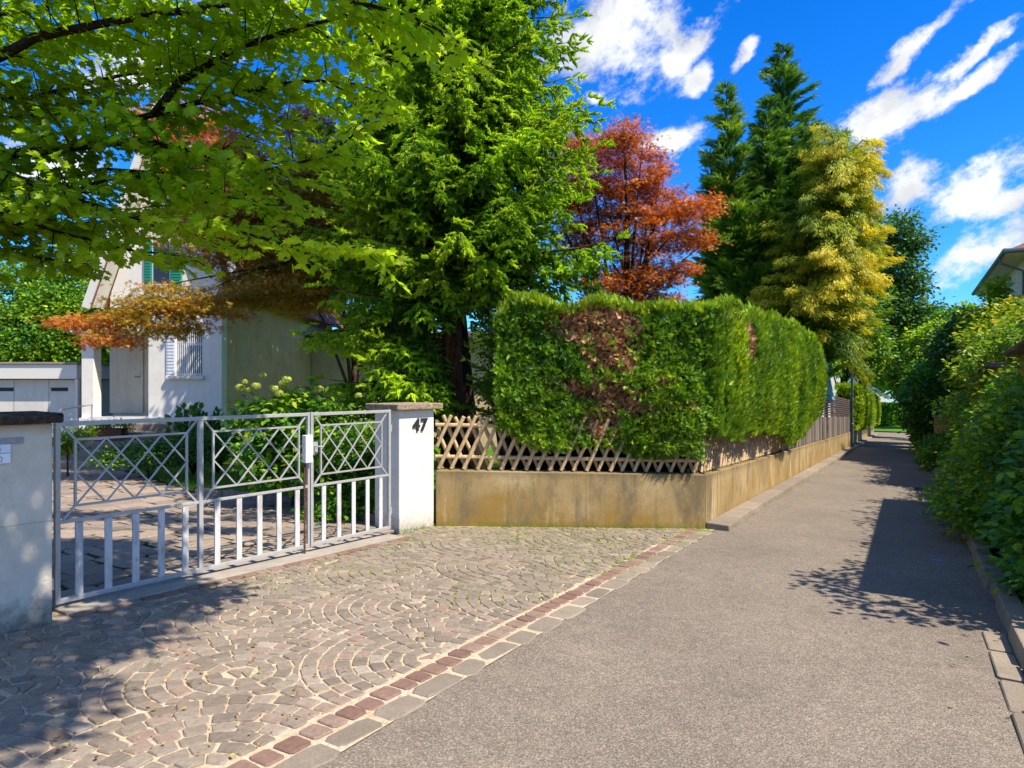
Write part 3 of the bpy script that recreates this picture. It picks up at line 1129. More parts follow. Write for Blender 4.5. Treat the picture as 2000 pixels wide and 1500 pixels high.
# ---------------------------------------------------------------- gate pillars
PD = Vector((0.63, 0.777, 0)).normalized()
PN = Vector((PD.y, -PD.x, 0))


def slab(mb, o, d, n, s0, s1, n0, n1, z0, z1):
    q = [o + d * s0 + n * n1, o + d * s1 + n * n1, o + d * s1 + n * n0, o + d * s0 + n * n0]
    mb.hexa([(p.x, p.y, z0) for p in q], [(p.x, p.y, z1) for p in q])


zc = 1.19
rp = thing('gate_pillar', (-1.1, 8.1, gz(-1.1, 8.1)), 'white plastered gate pillar with the black number 47 and a pale stone cap', 'gate pillar')
RP0 = Vector((-1.325, 7.83, 0))
mb = MB()
slab(mb, RP0, PD, PN, 0, 0.565, -0.45, 0, -0.40, zc)
mb.build('pillar_shaft', M['pillarwhite'], rp, bevel=0.012)
mb = MB()
slab(mb, RP0, PD, PN, -0.09, 0.655, -0.52, 0.075, zc + 0.001, zc + 0.075)
mb.build('cap_stone', M['cappale'], rp, bevel=0.012)

lp = thing('gate_pillar', (-3.3, 4.2, gz(-3.3, 4.2)), 'grey stained gate pillar with a dark mossy cap, doorbell plate and letter slot', 'gate pillar')
LP1 = Vector((-3.03, 4.39, 0))
mb = MB()
slab(mb, LP1, PD, PN, -0.75, 0.0, -0.45, 0, -0.40, 1.243)
mb.build('pillar_shaft', M['pillargrey'], lp, bevel=0.010)
mb = MB()
slab(mb, LP1, PD, PN, -0.80, 0.05, -0.50, 0.06, 1.244, 1.31)
mb.build('cap_stone', M['capdark'], lp, bevel=0.014)
# saw cut joint line in the plaster
mb = MB()
slab(mb, LP1, PD, PN, -0.76, 0.004, 0.0, 0.0015, 0.60, 0.603)
mb.build('plaster_joint', M['plate'], lp)


def on_left(px, py, out=0.0):
    """point on the front face of the left pillar seen at photo pixel px, py"""
    a = (px - 1000) / F
    o = LP1
    # o + PD*s, X = a*Y
    s = (a * o.y - o.x) / (PD.x - a * PD.y)
    p = o + PD * s
    return s, EYE - (py - 750) / F * p.y


s1, z1 = on_left(46, 854)
s2, z2 = on_left(0, 868)
mb = MB()
slab(mb, LP1, PD, PN, s1 - 0.26, s1, 0.0, 0.012, z2, z1)
mb.build('letter_slot_plate', M['plate'], lp, bevel=0.003)
s1, z1 = on_left(20, 867)
s2, z2 = on_left(20, 904)
mb = MB()
slab(mb, LP1, PD, PN, s1 - 0.14, s1, 0.0, 0.014, z2, z1)
pl = mb.build('doorbell_plate', M['white'], lp, bevel=0.003)
zm = z1 - (z1 - z2) * 0.46
mb = MB()
slab(mb, LP1, PD, PN, s1 - 0.138, s1 - 0.002, 0.0145, 0.016, zm - 0.0015, zm + 0.0015)
mb.build('divider_line', M['blueink'], pl)
mb = MB()
bc = LP1 + PD * (s1 - 0.068) + PN * 0.014
zb = z1 - 0.03
for r0, dd in ((0.014, 0.004),):
    pass
mb.tube([Vector((bc.x, bc.y, zb)), Vector((bc.x, bc.y, zb)) + PN * 0.01], [0.014, 0.012], 20)
mb.build('bell_button', M['button'], pl, smooth=False)
mb = MB()
hc = LP1 + PD * (s1 - 0.066)
zh = z2 + 0.014


def hp(u, v, n):
    p = hc + PD * u + PN * n
    return Vector((p.x, p.y, zh + v))


for (u0, v0, u1, v1) in ((-0.026, 0.018, 0, 0.042), (0, 0.042, 0.026, 0.018), (-0.019, 0.0, -0.019, 0.022), (0.019, 0.0, 0.019, 0.022), (-0.019, 0.0, -0.004, 0.0), (-0.004, 0.0, -0.004, 0.012), (-0.004, 0.012, 0.006, 0.012), (0.006, 0.0, 0.006, 0.012), (0.006, 0, 0.019, 0)):
    mb.bar(hp(u0, v0, 0.0155), hp(u1, v1, 0.0155), 0.002, 0.0035, up=PN)
mb.build('house_symbol', M['blueink'], pl)

# number 47
cu = bpy.data.curves.new('number', 'FONT')
cu.body = '47'
cu.size = 0.20
cu.extrude = 0.008
cu.offset = 0.0055
cu.shear = 0.06
cu.space_character = 1.08
to = bpy.data.objects.new('tmp', cu)
COL.objects.link(to)
dg = bpy.context.evaluated_depsgraph_get()
me = bpy.data.meshes.new_from_object(to.evaluated_get(dg))
bpy.data.objects.remove(to)
xs = [v.co.x for v in me.vertices]
wid = max(xs) - min(xs)
for v in me.vertices:
    p = RP0 + PD * (0.325 + (v.co.x - min(xs) - wid / 2) * 1.12) + PN * (0.002 + 0.008 + v.co.z)
    v.co = Vector((p.x, p.y, 0.935 + v.co.y * 1.05)) - rootloc(rp)
me.materials.clear()
no = link_mesh('house_number', me, M['black'], rp)

# ---------------------------------------------------------------- the gate: a wide and a narrow leaf
ZT0, ZT1 = 1.218, 1.192
ZM0, ZM1 = 0.525, 0.470
ZB0, ZB1 = -0.030, -0.125


def gz_t(s):
    return ZT0 + (ZT1 - ZT0) * s / GLEN


def gz_m(s):
    return ZM0 + (ZM1 - ZM0) * s / GLEN


def gz_b(s):
    return ZB0 + (ZB1 - ZB0) * s / GLEN


def g3(s, z, n=0.0):
    p = GL + GD * s + GN * n
    return Vector((p.x, p.y, z))


def lattice_panel(s0, s1, parent):
    i0, i1 = s0 + 0.10, s1 - 0.10
    zt = lambda s: gz_t(s) - 0.115
    zb = lambda s: gz_m(s) + 0.105
    fr = MB()
    fr.bar(g3(i0, zt(i0)), g3(i1, zt(i1)), 0.016, 0.016)
    fr.bar(g3(i0, zb(i0)), g3(i1, zb(i1)), 0.016, 0.016)
    fr.bar(g3(i0, zb(i0)), g3(i0, zt(i0)), 0.016, 0.016, up=GD)
    fr.bar(g3(i1, zb(i1)), g3(i1, zt(i1)), 0.016, 0.016, up=GD)
    for a, b, fa, fb in ((s0 + 0.02, i0, gz_t, zt), (s1 - 0.02, i1, gz_t, zt)):
        fr.bar(g3(a, fa(a) - 0.02), g3(b, fb(b)), 0.014, 0.014, up=GN)
    for a, b in ((s0 + 0.02, i0), (s1 - 0.02, i1)):
        fr.bar(g3(a, gz_m(a) + 0.015), g3(b, zb(b)), 0.014, 0.014, up=GN)
    pan = fr.build('inner_frame', M['silver'], parent)
    p = (i1 - i0) / 4
    la = MB()
    for k in range(-1, 4):
        for sgn in (1, -1):
            x0, x1 = i0 + k * p, i0 + (k + 2) * p
            f0, f1 = 0.0, 1.0
            if x0 < i0 - 1e-6:
                f0 = (i0 - x0) / (x1 - x0)
                x0 = i0
            if x1 > i1 + 1e-6:
                f1 = 1 - (x1 - i1) / (x1 - (i0 + k * p)) if True else 1
                x1 = i1
            if sgn < 0:
                f0, f1 = 1 - f0, 1 - f1
            za = zb(x0) + (zt(x0) - zb(x0)) * f0
            zc_ = zb(x1) + (zt(x1) - zb(x1)) * f1
            la.bar(g3(x0, za, 0.002 * sgn), g3(x1, zc_, 0.002 * sgn), 0.011, 0.011, up=GN)
    la.build('diamond_lattice', M['silver'], pan)


def pickets(s0, s1, parent, n=5):
    w = s1 - s0
    for i in range(n):
        c = s0 + w * (i + 0.5 + (0.22 if n == 5 else 0)) / (n + 0.35)
        mb = MB()
        mb.box((g3(c, gz_m(c) - 0.012, 0) + g3(c, gz_b(c) + 0.012, 0)) / 2, GD, GN, (0, 0, 1), 0.052, 0.016, gz_m(c) - gz_b(c) - 0.03)
        mb.build('picket', M['slat'], parent, bevel=0.003)


def rails(s0, s1, parent):
    for f, w in ((gz_t, 0.032), (gz_m, 0.024), (gz_b, 0.032)):
        mb = MB()
        mb.bar(g3(s0, f(s0)), g3(s1, f(s1)), w, w)
        mb.build('rail', M['silver'], parent, bevel=0.003)


def stile(s, parent, w=0.04, z0=None, z1=None, name='stile'):
    mb = MB()
    mb.bar(g3(s, (gz_b(s) - 0.018) if z0 is None else z0), g3(s, (gz_t(s) + 0.018) if z1 is None else z1), w, w, up=GD)
    return mb.build(name, M['silver'], parent, bevel=0.003)


wl_ = thing('metal_gate', g3(0, gz_b(0)), 'wide silver gate leaf with two diamond panels and a lock box', 'gate', 'leaves of the driveway gate')
rails(0.028, 2.245, wl_)
stile(0.022, wl_, 0.034)
stile(1.105, wl_, 0.038)
stile(2.250, wl_, 0.026)
lattice_panel(0.04, 1.085, wl_)
lattice_panel(1.125, 2.235, wl_)
pickets(0.02, 1.10, wl_)
pickets(1.11, 2.25, wl_)
mb = MB()
mb.box(g3(2.215, 0.865, 0.03), GD, GN, (0, 0, 1), 0.085, 0.06, 0.27)
lb = mb.build('lock_box', M['white'], wl_, bevel=0.005)
mb = MB()
mb.box(g3(2.30, 0.865, 0.032), GD, GN, (0, 0, 1), 0.07, 0.02, 0.12)
mb.tube([g3(2.295, 0.885, 0.04), g3(2.295, 0.885, 0.085), g3(2.36, 0.875, 0.09)], 0.008, 8)
mb.build('handle', M['silver'], lb)
mb = MB()
mb.tube([g3(2.19, 0.74, 0.02), g3(2.19, gz_b(2.19) - 0.07, 0.02)], 0.009, 8)
mb.build('drop_bolt', M['rust'], wl_)
for z in (1.02, 0.10):
    mb = MB()
    mb.tube([g3(-0.012, z - 0.04, 0.0), g3(-0.012, z + 0.04, 0.0)], 0.016, 10)
    mb.build('hinge', M['silver'], wl_)
nl = thing('metal_gate', g3(GLEN, gz_b(GLEN)), 'narrow silver gate leaf with one diamond panel, next to the white pillar', 'gate', 'leaves of the driveway gate')
rails(2.30, 3.40, nl)
stile(2.288, nl, 0.034)
stile(3.405, nl, 0.034)
lattice_panel(2.31, 3.385, nl)
pickets(2.30, 3.40, nl)
for z in (1.0, 0.06):
    mb = MB()
    mb.tube([g3(3.436, z - 0.04, 0.0), g3(3.436, z + 0.04, 0.0)], 0.014, 10)
    mb.build('hinge', M['silver'], nl)

# ---------------------------------------------------------------- crossed pole fence on the wall
FH = 0.68


def pole(mb, p, q, r, nrm):
    """half-round pole: flat towards the back"""
    p, q = Vector(p), Vector(q)
    z = (q - p).normalized()
    s = z.cross(nrm).normalized()
    vs, fs = [], []
    prof = [(-1, 0), (-0.85, 0.5), (-0.45, 0.88), (0.0, 1.0), (0.45, 0.88), (0.85, 0.5), (1, 0)]
    for e, rr in ((p, r), (q - z * 0.012, r), (q, r * 0.8)):
        for a, b in prof:
            vs.append(e + s * a * rr + nrm * b * rr)
    n = len(prof)
    for k in range(2):
        for i in range(n):
            j = (i + 1) % n
            fs.append((k * n + i, k * n + j, (k + 1) * n + j, (k + 1) * n + i))
    fs.append(tuple(range(n)))
    fs.append(tuple(range(3 * n - 1, 2 * n - 1, -1)))
    mb.add(vs, fs)


def cross_fence(a, b, nrm, label, step, n_extra=0):
    d = (b - a)
    ln = d.length
    d.normalize()
    th = thing('crossed_pole_fence', (a.x, a.y, gz(a.x, a.y) + 0.69), label, 'fence', 'crossed pole fence on the retaining wall')

    def q(s, h, n=0.0):
        p = a + d * s + nrm * n
        return Vector((p.x, p.y, gz(p.x, p.y) + 0.70 + h))
    for h in (0.16, 0.56):
        mb = MB()
        mb.tube([q(-0.02, h, -0.02), q(ln / 2, h, -0.018), q(ln, h, -0.02)], 0.026, 8)
        mb.build('rail', M['latwood'], th)
    lean = 0.30
    s = -0.28
    while s < ln - 0.02:
        for sg in (0, 1):
            s0, s1 = (s, s + lean) if sg == 0 else (s + lean + 0.04, s + 0.04)
            j = random.uniform(-0.012, 0.012)
            s0 += j
            s1 -= j
            h0, h1 = 0.01, FH + random.uniform(-0.02, 0.02)
            lo, hi = 0.0, ln + 0.02
            if min(s0, s1) < lo or max(s0, s1) > hi:
                # shorten at the ends
                t0, t1 = 0.0, 1.0
                for bnd, cmp in ((lo, -1), (hi, 1)):
                    for (u, v) in ((s0, s1),):
                        if (u - bnd) * cmp > 0 and (v - bnd) * cmp < 0:
                            t0 = max(t0, (bnd - u) / (v - u))
                        if (v - bnd) * cmp > 0 and (u - bnd) * cmp < 0:
                            t1 = min(t1, (bnd - u) / (v - u))
                        if (u - bnd) * cmp > 0 and (v - bnd) * cmp > 0:
                            t1 = -1
                if t1 - t0 < 0.12:
                    continue
                s0, s1, h0, h1 = s0 + (s1 - s0) * t0, s0 + (s1 - s0) * t1, h0 + (h1 - h0) * t0, h0 + (h1 - h0) * t1
            mb = MB()
            off = 0.008 if sg == 0 else -0.012 - 0.052
            nn = nrm if sg == 0 else nrm
            pole(mb, q(s0, h0, 0.008 if sg == 0 else -0.066), q(s1, h1, 0.008 if sg == 0 else -0.066), random.uniform(0.021, 0.026), nn)
            mb.build('pole', M['latwood'], th)
        s += step
    return th


fd = (C0 - WA).normalized()
fn = Vector((fd.y, -fd.x, 0))
cross_fence(WA - fn * 0.10 + fd * 0.03, C0 - fn * 0.10 - fd * 0.07, fn, 'fence of crossed peeled poles between the white pillar and the wall corner', 0.155)
cross_fence(C0 - LN * 0.09 + LD * 0.08, C0 - LN * 0.09 + LD * 6.3, LN, 'fence of crossed peeled poles along the lane below the tall hedge', 0.145)

# ---------------------------------------------------------------- plank fence with screen panels further down the lane
pf = thing('plank_fence', L(5.8, -0.1, 0.69), 'weathered grey plank fence with dark woven screens on top, behind the street lamp', 'fence')
t = 6.35
while t < 25.0:
    mb = MB()
    mb.box(L(t, -0.13, 0.685 + 0.36 if t < 11.5 else 0.685 + 0.75), LN, LD, (0, 0, 1), 0.09, 0.09, 0.72 if t < 11.5 else 1.5)
    mb.build('post', M['screen'], pf)
    mb = MB()
    x = t + 0.06
    while x < t + 1.92 and x < 25.6:
        mb.box(L(x + 0.055, -0.07 + random.uniform(-0.006, 0.006), 0.70 + 0.35 + random.uniform(-0.012, 0.012)), LD, LN, (0, 0, 1), 0.118, 0.02, 0.70)
        x += 0.125
    mb.build('plank_panel', M['plank'], pf)
    if t > 11:
        mb = MB()
        for k in range(9):
            h = 0.70 + 0.745 + k * 0.083
            pts = []
            for i in range(11):
                u = t + 0.05 + 1.85 * i / 10
                pts.append((u, -0.10 + 0.028 * (1 if (i + k) % 2 else -1)))
            for (u0, w0), (u1, w1) in zip(pts, pts[1:]):
                mb.hexa([L(u0, w0, h), L(u0, w0 + 0.012, h), L(u1, w1 + 0.012, h), L(u1, w1, h)], [L(u0, w0, h + 0.052), L(u0, w0 + 0.012, h + 0.052), L(u1, w1 + 0.012, h + 0.052), L(u1, w1, h + 0.052)])
        mb.build('woven_screen', M['screen'], pf)
    t += 1.97

# street lamp
lamp = thing('street_lamp', L(24.2, 0.13), 'slim dark green street lamp with a flat pale head beside the plank fence', 'street lamp')
mb = MB()
b = L(24.2, 0.13)
mb.tube([b - Vector((0, 0, .1)), b + Vector((0, 0, 1.1)), b + Vector((0, 0, 1.12)), b + Vector((0, 0, 4.55))], [0.075, 0.075, 0.055, 0.045], 14)
mb.build('pole', M['lamppole'], lamp, smooth=False)
mb = MB()
hd = b + Vector((0, 0, 4.6)) + LN * 0.35
mb.hexa([hd - LN * 0.42 - LD * 0.12, hd + LN * 0.32 - LD * 0.15, hd + LN * 0.32 + LD * 0.15, hd - LN * 0.42 + LD * 0.12], [v + Vector((0, 0, 0.10)) for v in (hd - LN * 0.42 - LD * 0.06, hd + LN * 0.25 - LD * 0.10, hd + LN * 0.25 + LD * 0.10, hd - LN * 0.42 + LD * 0.06)])
h_ = mb.build('lamp_head', M['lampglass'], lamp, bevel=0.015)
mb = MB()
mb.box(hd + LN * 0.05 - Vector((0, 0, 0.012)), LN, LD, (0, 0, 1), 0.45, 0.2, 0.02)
mb.build('lamp_lens', M['white'], h_)

# folded blue parasol behind the plank fence
pb = P(1611, 770, 22.5)
pr = thing('parasol', (pb.x, pb.y, gz(pb.x, pb.y)), 'folded pale blue parasol standing behind the plank fence', 'parasol')
mb = MB()
vs, fs = [], []
for k, (z, r) in enumerate(((1.95, 0.02), (1.6, 0.07), (1.2, 0.12), (0.75, 0.18), (0.35, 0.24), (0.25, 0.15))):
    for i in range(16):
        a = i * math.pi / 8
        rr = r * (1 + (0.28 if i % 2 else -0.2) * min(1, k / 2))
        vs.append((pb.x + rr * math.cos(a), pb.y + rr * math.sin(a), pb.z - 0.2 + z - 0.35))
for k in range(5):
    for i in range(16):
        fs.append((k * 16 + i, k * 16 + (i + 1) % 16, (k + 1) * 16 + (i + 1) % 16, (k + 1) * 16 + i))
mb.add(vs, fs)
mb.build('canopy', M['parasol'], pr)
mb = MB()
mb.tube([(pb.x, pb.y, gz(pb.x, pb.y)), (pb.x, pb.y, pb.z + 1.45)], 0.025, 8)
mb.build('pole', M['white'], pr)

# ================================================================ BUILDINGS
def X(px, Y):
    return (px - 1000) / F * Y


def Z(py, Y):
    return EYE - (py - 750) / F * Y


def abox(mb, x0, x1, y0, y1, z0, z1):
    return mb.hexa([(x0, y0, z0), (x1, y0, z0), (x1, y1, z0), (x0, y1, z0)], [(x0, y0, z1), (x1, y0, z1), (x1, y1, z1), (x0, y1, z1)])


YH = 17.0
hx0, hx1 = X(185, YH), X(433, YH)            # porch left edge, house corner
hr = X(290, YH)                              # right end of the porch recess
zg = -1.1
house = thing('gabled_house', (hx1, YH, gz(hx1, YH)), 'white plastered house with a steep gable, green shutters and a barred window, behind the gate', 'house')
wx0, wx1, wz0, wz1 = X(345, YH), X(397, YH), Z(734, YH), Z(642, YH)
ze, xe0, xa, za, xe1 = 3.46, X(206, YH), X(342, YH), Z(205, YH), -6.9
# front wall with a real window opening, porch recess and gable
mb = MB()
T = 0.3
abox(mb, hr, wx0, YH, YH + T, zg, ze)
abox(mb, wx1, hx1, YH, YH + T, zg, ze)
abox(mb, wx0, wx1, YH, YH + T, zg, wz0)
abox(mb, wx0, wx1, YH, YH + T, wz1, ze)
mb.build('front_wall', M['housewhite'], house)
mb = MB()
gy0, gy1 = YH + 0.002, YH + T
gpts = [(xe0 + 0.12, ze), (hx1, ze), (hx1, ze + 0.9), (xa, za), (xe0 + 0.12, ze + 0.3)]
mb.add([(x, gy0, z) for x, z in gpts] + [(x, gy1, z) for x, z in gpts], [(0, 1, 2, 3, 4), (9, 8, 7, 6, 5)] + [(i, (i + 1) % 5, (i + 1) % 5 + 5, i + 5) for i in range(5)])
mb.build('gable_wall', M['housewhite'], house)
mb = MB()
abox(mb, hx1 - 0.3, hx1 - 0.002, YH + T, 27.5, zg, 4.2)
mb.build('side_wall', M['sidewall'], house)
mb = MB()
abox(mb, hr - 0.0, hr + 0.25, YH + 0.004, YH + 1.5, zg, 2.95)
abox(mb, hx0 - 0.4, hr, YH + 1.45, YH + 1.7, zg, 2.95)
mb.build('porch_inner_wall', M['housebeige'], house)
mb = MB()
abox(mb, X(160, YH), X(184, YH), YH - 0.02, YH + 0.30, zg, 2.80)
mb.build('porch_column', M['housewhite'], house, bevel=0.01)
mb = MB()
abox(mb, X(148, YH), hr + 0.06, YH - 0.25, YH + 1.7, 2.80, 3.02)
mb.build('porch_roof', M['soffit'], house, bevel=0.01)
mb = MB()
abox(mb, X(160, YH), hr + 0.4, YH - 0.12, YH + 1.44, zg, Z(816, YH))
abox(mb, X(180, YH), hr + 0.9, YH - 0.16, YH - 0.125, Z(824, YH), Z(813, YH))
mb.build('porch_floor', M['housewhite'], house)
mb = MB()
dxl = X(214, YH + 1.4)
abox(mb, dxl, dxl + 0.92, YH + 1.40, YH + 1.449, Z(812, YH), 2.72)
dr_ = mb.build('entrance_door', M['housebeige'], house, bevel=0.01)
mb = MB()
mb.tube([(dxl + 0.84, YH + 1.395, 1.7), (dxl + 0.84, YH + 1.34, 1.7), (dxl + 0.72, YH + 1.34, 1.7)], 0.012, 8)
mb.build('handle', M['zinc'], dr_)
# roof: steep left slope, right slope, verge boards and soffit
mb = MB()


def slope_slab(mb, xa_, za_, xb, zb, y0, y1, th):
    d = Vector((xb - xa_, 0, zb - za_)).normalized()
    n = Vector((-d.z, 0, d.x))
    if n.z < 0:
        n = -n
    a0, b0 = Vector((xa_, y0, za_)), Vector((xb, y0, zb))
    a1, b1 = Vector((xa_, y1, za_)), Vector((xb, y1, zb))
    mb.hexa([a0, b0, b1, a1], [a0 + n * th, b0 + n * th, b1 + n * th, a1 + n * th])


slope_slab(mb, xe0 - 0.05, ze - 0.02, xa, za + 0.03, YH - 0.45, 27.5, 0.10)
slope_slab(mb, xa, za + 0.03, xe1, ze + 0.25, YH - 0.45, 27.5, 0.10)
mb.build('roof', M['tiles'], house)
mb = MB()
slope_slab(mb, xe0 - 0.04, ze - 0.05, xa, za - 0.0, YH - 0.44, YH, 0.025)
slope_slab(mb, xe0 - 0.12, ze - 0.10, xa - 0.02, za + 0.05, YH - 0.48, YH - 0.44, 0.20)
slope_slab(mb, xa + 0.02, za + 0.05, xe1 + 0.1, ze + 0.2, YH - 0.48, YH - 0.44, 0.20)
mb.build('verge_board', M['soffit'], house)
# window with bars
wf = MB()
for x in (wx0, (wx0 + wx1) / 2 - 0.12, wx1 - 0.06):
    abox(wf, x, x + 0.06, YH + 0.08, YH + 0.13, wz0, wz1)
for z in (wz0, wz1 - 0.06, wz1 - 0.42):
    abox(wf, wx0, wx1, YH + 0.084, YH + 0.126, z, z + 0.06)
win = wf.build('window', M['white'], house)
mb = MB()
abox(mb, wx0, wx1, YH + 0.135, YH + 0.145, wz0, wz1)
mb.build('pane', M['glass'], win)
mb = MB()
abox(mb, wx0 + 0.04, wx0 + 0.28, YH + 0.125, YH + 0.133, wz0 + 0.06, wz1 - 0.42)
mb.build('curtain', M['curtain'], win)
mb = MB()
abox(mb, wx0 - 0.24, wx1 + 0.03, YH - 0.10, YH + 0.1, wz0 - 0.09, wz0 - 0.002)
mb.build('sill', M['soffit'], win, bevel=0.008)
mb = MB()
n = 13
for i in range(n):
    x = wx0 + 0.03 + (wx1 - wx0 - 0.06) * i / (n - 1)
    mb.bar((x, YH + 0.02, wz0 + 0.02), (x, YH + 0.02, wz1 - 0.02), 0.016, 0.016, up=(0, 1, 0))
for z in (wz0 + 0.03, wz1 - 0.35, wz1 - 0.03):
    mb.bar((wx0, YH + 0.02, z), (wx1, YH + 0.02, z), 0.016, 0.016)
mb.build('window_bars', M['white'], win)
mb = MB()
abox(mb, wx0 - 0.24, wx0 - 0.01, YH - 0.04, YH - 0.001, wz0, wz1)
for k in range(14):
    z = wz0 + 0.05 + k * (wz1 - wz0 - 0.1) / 13.5
    abox(mb, wx0 - 0.21, wx0 - 0.04, YH - 0.055, YH - 0.041, z, z + 0.045)
mb.build('shutter', M['white'], house)
for px0, px1, py0, py1 in ((283, 297, 470, 556), (334, 356, 470, 556), (290, 302, 205, 245), (330, 342, 205, 245)):
    mb = MB()
    x0, x1, z0, z1 = X(px0, YH), X(px1, YH), Z(py1, YH), Z(py0, YH)
    abox(mb, x0, x1, YH - 0.045, YH - 0.003, z0, z1)
    k = z0 + 0.05
    while k < z1 - 0.06:
        abox(mb, x0 + 0.02, x1 - 0.02, YH - 0.06, YH - 0.046, k, k + 0.035)
        k += 0.07
    mb.build('shutter', M['shutter'], house)
mb = MB()
abox(mb, X(298, YH), X(333, YH), YH - 0.01, YH + 0.0, Z(556, YH), Z(470, YH))
w2 = mb.build('window', M['white'], house)
mb = MB()
abox(mb, X(300, YH), X(331, YH), YH - 0.014, YH - 0.011, Z(554, YH), Z(472, YH))
mb.build('pane', M['glass'], w2)
# vent on the side wall
yv = -hx1 / ((1000 - 592) / F)
zv = Z(643, yv)
mb = MB()
xq = hx1 - 0.002
mb.box((xq + 0.012, yv, zv), (0, 1, 0), (1, 0, 0), (0, 0, 1), 0.75, 0.02, 0.32)
vt = mb.build('vent_frame', M['soffit'], house, bevel=0.004)
mb = MB()
for k in range(5):
    mb.box((xq + 0.026, yv, zv - 0.1 + k * 0.05), (0, 1, 0), (1, 0, 0), (0, 0, 1), 0.62, 0.012, 0.02)
mb.build('vent_slats', M['plate'], vt)

# rear wing seen below the spruce
wing = thing('house_wing', (-3, 24.5, gz(-3, 24.5)), 'cream rear wing of the house with a small barred window, glimpsed under the spruce', 'house')
YW = 24.5
mb = MB()
abox(mb, hx1 + 0.02, 3.5, YW, YW + 6, -1.4, 3.2)
mb.build('wall', M['sidewall'], wing)
mb = MB()
mb.hexa([(hx1 + 0.02, YW - 0.7, 3.1), (4, YW - 0.7, 3.1), (4, YW + 6.5, 3.1), (hx1 + 0.02, YW + 6.5, 3.1)], [(hx1 + 0.02, YW - 0.7, 3.25), (4, YW - 0.7, 3.25), (4, YW + 3, 3.7), (hx1 + 0.02, YW + 3, 3.7)])
mb.build('roof', M['screen'], wing)
mb = MB()
abox(mb, X(901, YW - 1.4), X(911, YW - 1.4), YW - 1.5, YW - 1.3, -1.2, 3.09)
mb.build('column', M['housewhite'], wing)
mb = MB()
x0, x1, z0, z1 = X(762, YW), X(790, YW), Z(770, YW), Z(705, YW)
abox(mb, x0 - 0.06, x1 + 0.06, YW - 0.03, YW - 0.004, z0 - 0.06, z1 + 0.06)
w3 = mb.build('window', M['soffit'], wing)
mb = MB()
abox(mb, x0, x1, YW - 0.04, YW - 0.031, z0, z1)
mb.build('pane', M['glass'], w3)
mb = MB()
for i in range(7):
    x = x0 + (x1 - x0) * (i + 0.5) / 7
    mb.bar((x, YW - 0.07, z0), (x, YW - 0.07, z1), 0.02, 0.02, up=(0, 1, 0))
mb.build('window_bars', M['white'], w3)

# low garage at the left
YG = 18.4
gx1 = X(160, YG)
gar = thing('garage', (gx1, YG, gz(gx1, YG)), 'low flat roofed white garage with two dark slit vents, left of the house', 'garage')
zt = Z(712, YG)
mb = MB()
abox(mb, -18.5, gx1 - 0.15, YG, YG + 0.25, -1.2, zt - 0.42)
abox(mb, -18.5, gx1 - 0.1, YG + 0.25, YG + 5.5, -1.2, zt - 0.43)
mb.build('wall', M['garage'], gar)
mb = MB()
abox(mb, -19, gx1, YG - 0.22, YG + 5.8, zt - 0.40, zt)
mb.build('roof_fascia', M['soffit'], gar, bevel=0.01)
mb = MB()
abox(mb, -19, gx1 + 0.03, YG - 0.26, YG + 5.84, zt + 0.001, zt + 0.06)
mb.build('roof_edge', M['cappale'], gar, bevel=0.01)
for px0, px1 in ((0, 27), (100, 133), (-95, -62)):
    mb = MB()
    abox(mb, X(px0, YG), X(px1, YG), YG - 0.012, YG - 0.002, Z(764, YG), Z(757, YG))
    mb.build('slit_vent', M['balcony'], gar)
for px0 in (-60, 27, 95, 155):
    mb = MB()
    abox(mb, X(px0, YG), X(px0 + 1.2, YG), YG - 0.006, YG - 0.001, -1.0, zt - 0.43)
    mb.build('door_joint', M['plate'], gar)
mb = MB()
abox(mb, X(158, YG), X(163, YG), YG - 0.25, YG - 0.15, -0.9, zt - 0.41)
mb.build('downpipe', M['soffit'], gar)

# steps, landing and handrail in front of the porch
st = thing('garden_steps', (-9.5, 14.2, gz(-9.5, 14.2)), 'low brown stone garden steps leading from the driveway up to the porch', 'steps')
gb = gz(-9.2, 14)
for k, (x0, x1, y0, zt_) in enumerate(((-10.2, -8.0, 13.9, 0.17), (-10.2, -7.6, 14.35, 0.34), (-9.9, -6.9, 14.9, 0.50), (-9.6, -6.9, 15.6, 0.66), (-9.4, -7.4, 16.2, 0.82))):
    mb = MB()
    abox(mb, x0, x1, y0, 16.86 - 0.01 * k, gb - 0.4 + 0.01 * k, gb + zt_)
    mb.build('step', M['slab'], st, bevel=0.015)
hl = thing('handrail', (-9.9, 14.1, gb), 'thin bent grey metal handrail beside the garden steps', 'handrail')
pa, pb_ = P(115, 800, 14.0), P(180, 790, 15.4)
mb = MB()
mb.tube([(pa.x, pa.y, gb), (pa.x, pa.y, pa.z - 0.06), (pa.x + 0.03, pa.y + 0.02, pa.z), (pb_.x, pb_.y, pb_.z), (pb_.x - 0.03, pb_.y, pb_.z - 1.0)], 0.018, 8)
mb.build('rail_tube', M['silver'], hl)
# planter on the landing
pt = thing('planter', P(215, 845, 15.3), 'low brown planter box with small green plants on the garden steps', 'planter')
pq = P(205, 846, 15.25)
mb = MB()
abox(mb, pq.x - 0.45, pq.x + 0.45, pq.y - 0.14, pq.y + 0.14, pq.z - 0.12, pq.z + 0.12)
mb.build('box', M['rust'], pt, bevel=0.01)

# ---------------------------------------------------------------- right-hand side: two garages, a house, a gate pillar
def lbox(mb, t0, t1, w0, w1, h0, h1, level=False):
    zz = L((t0 + t1) / 2, (w0 + w1) / 2).z if level else None
    c = [L(t0, w1), L(t1, w1), L(t1, w0), L(t0, w0)]
    mb.hexa([(p.x, p.y, (zz if level else p.z) + h0) for p in c], [(p.x, p.y, (zz if level else p.z) + h1) for p in c])


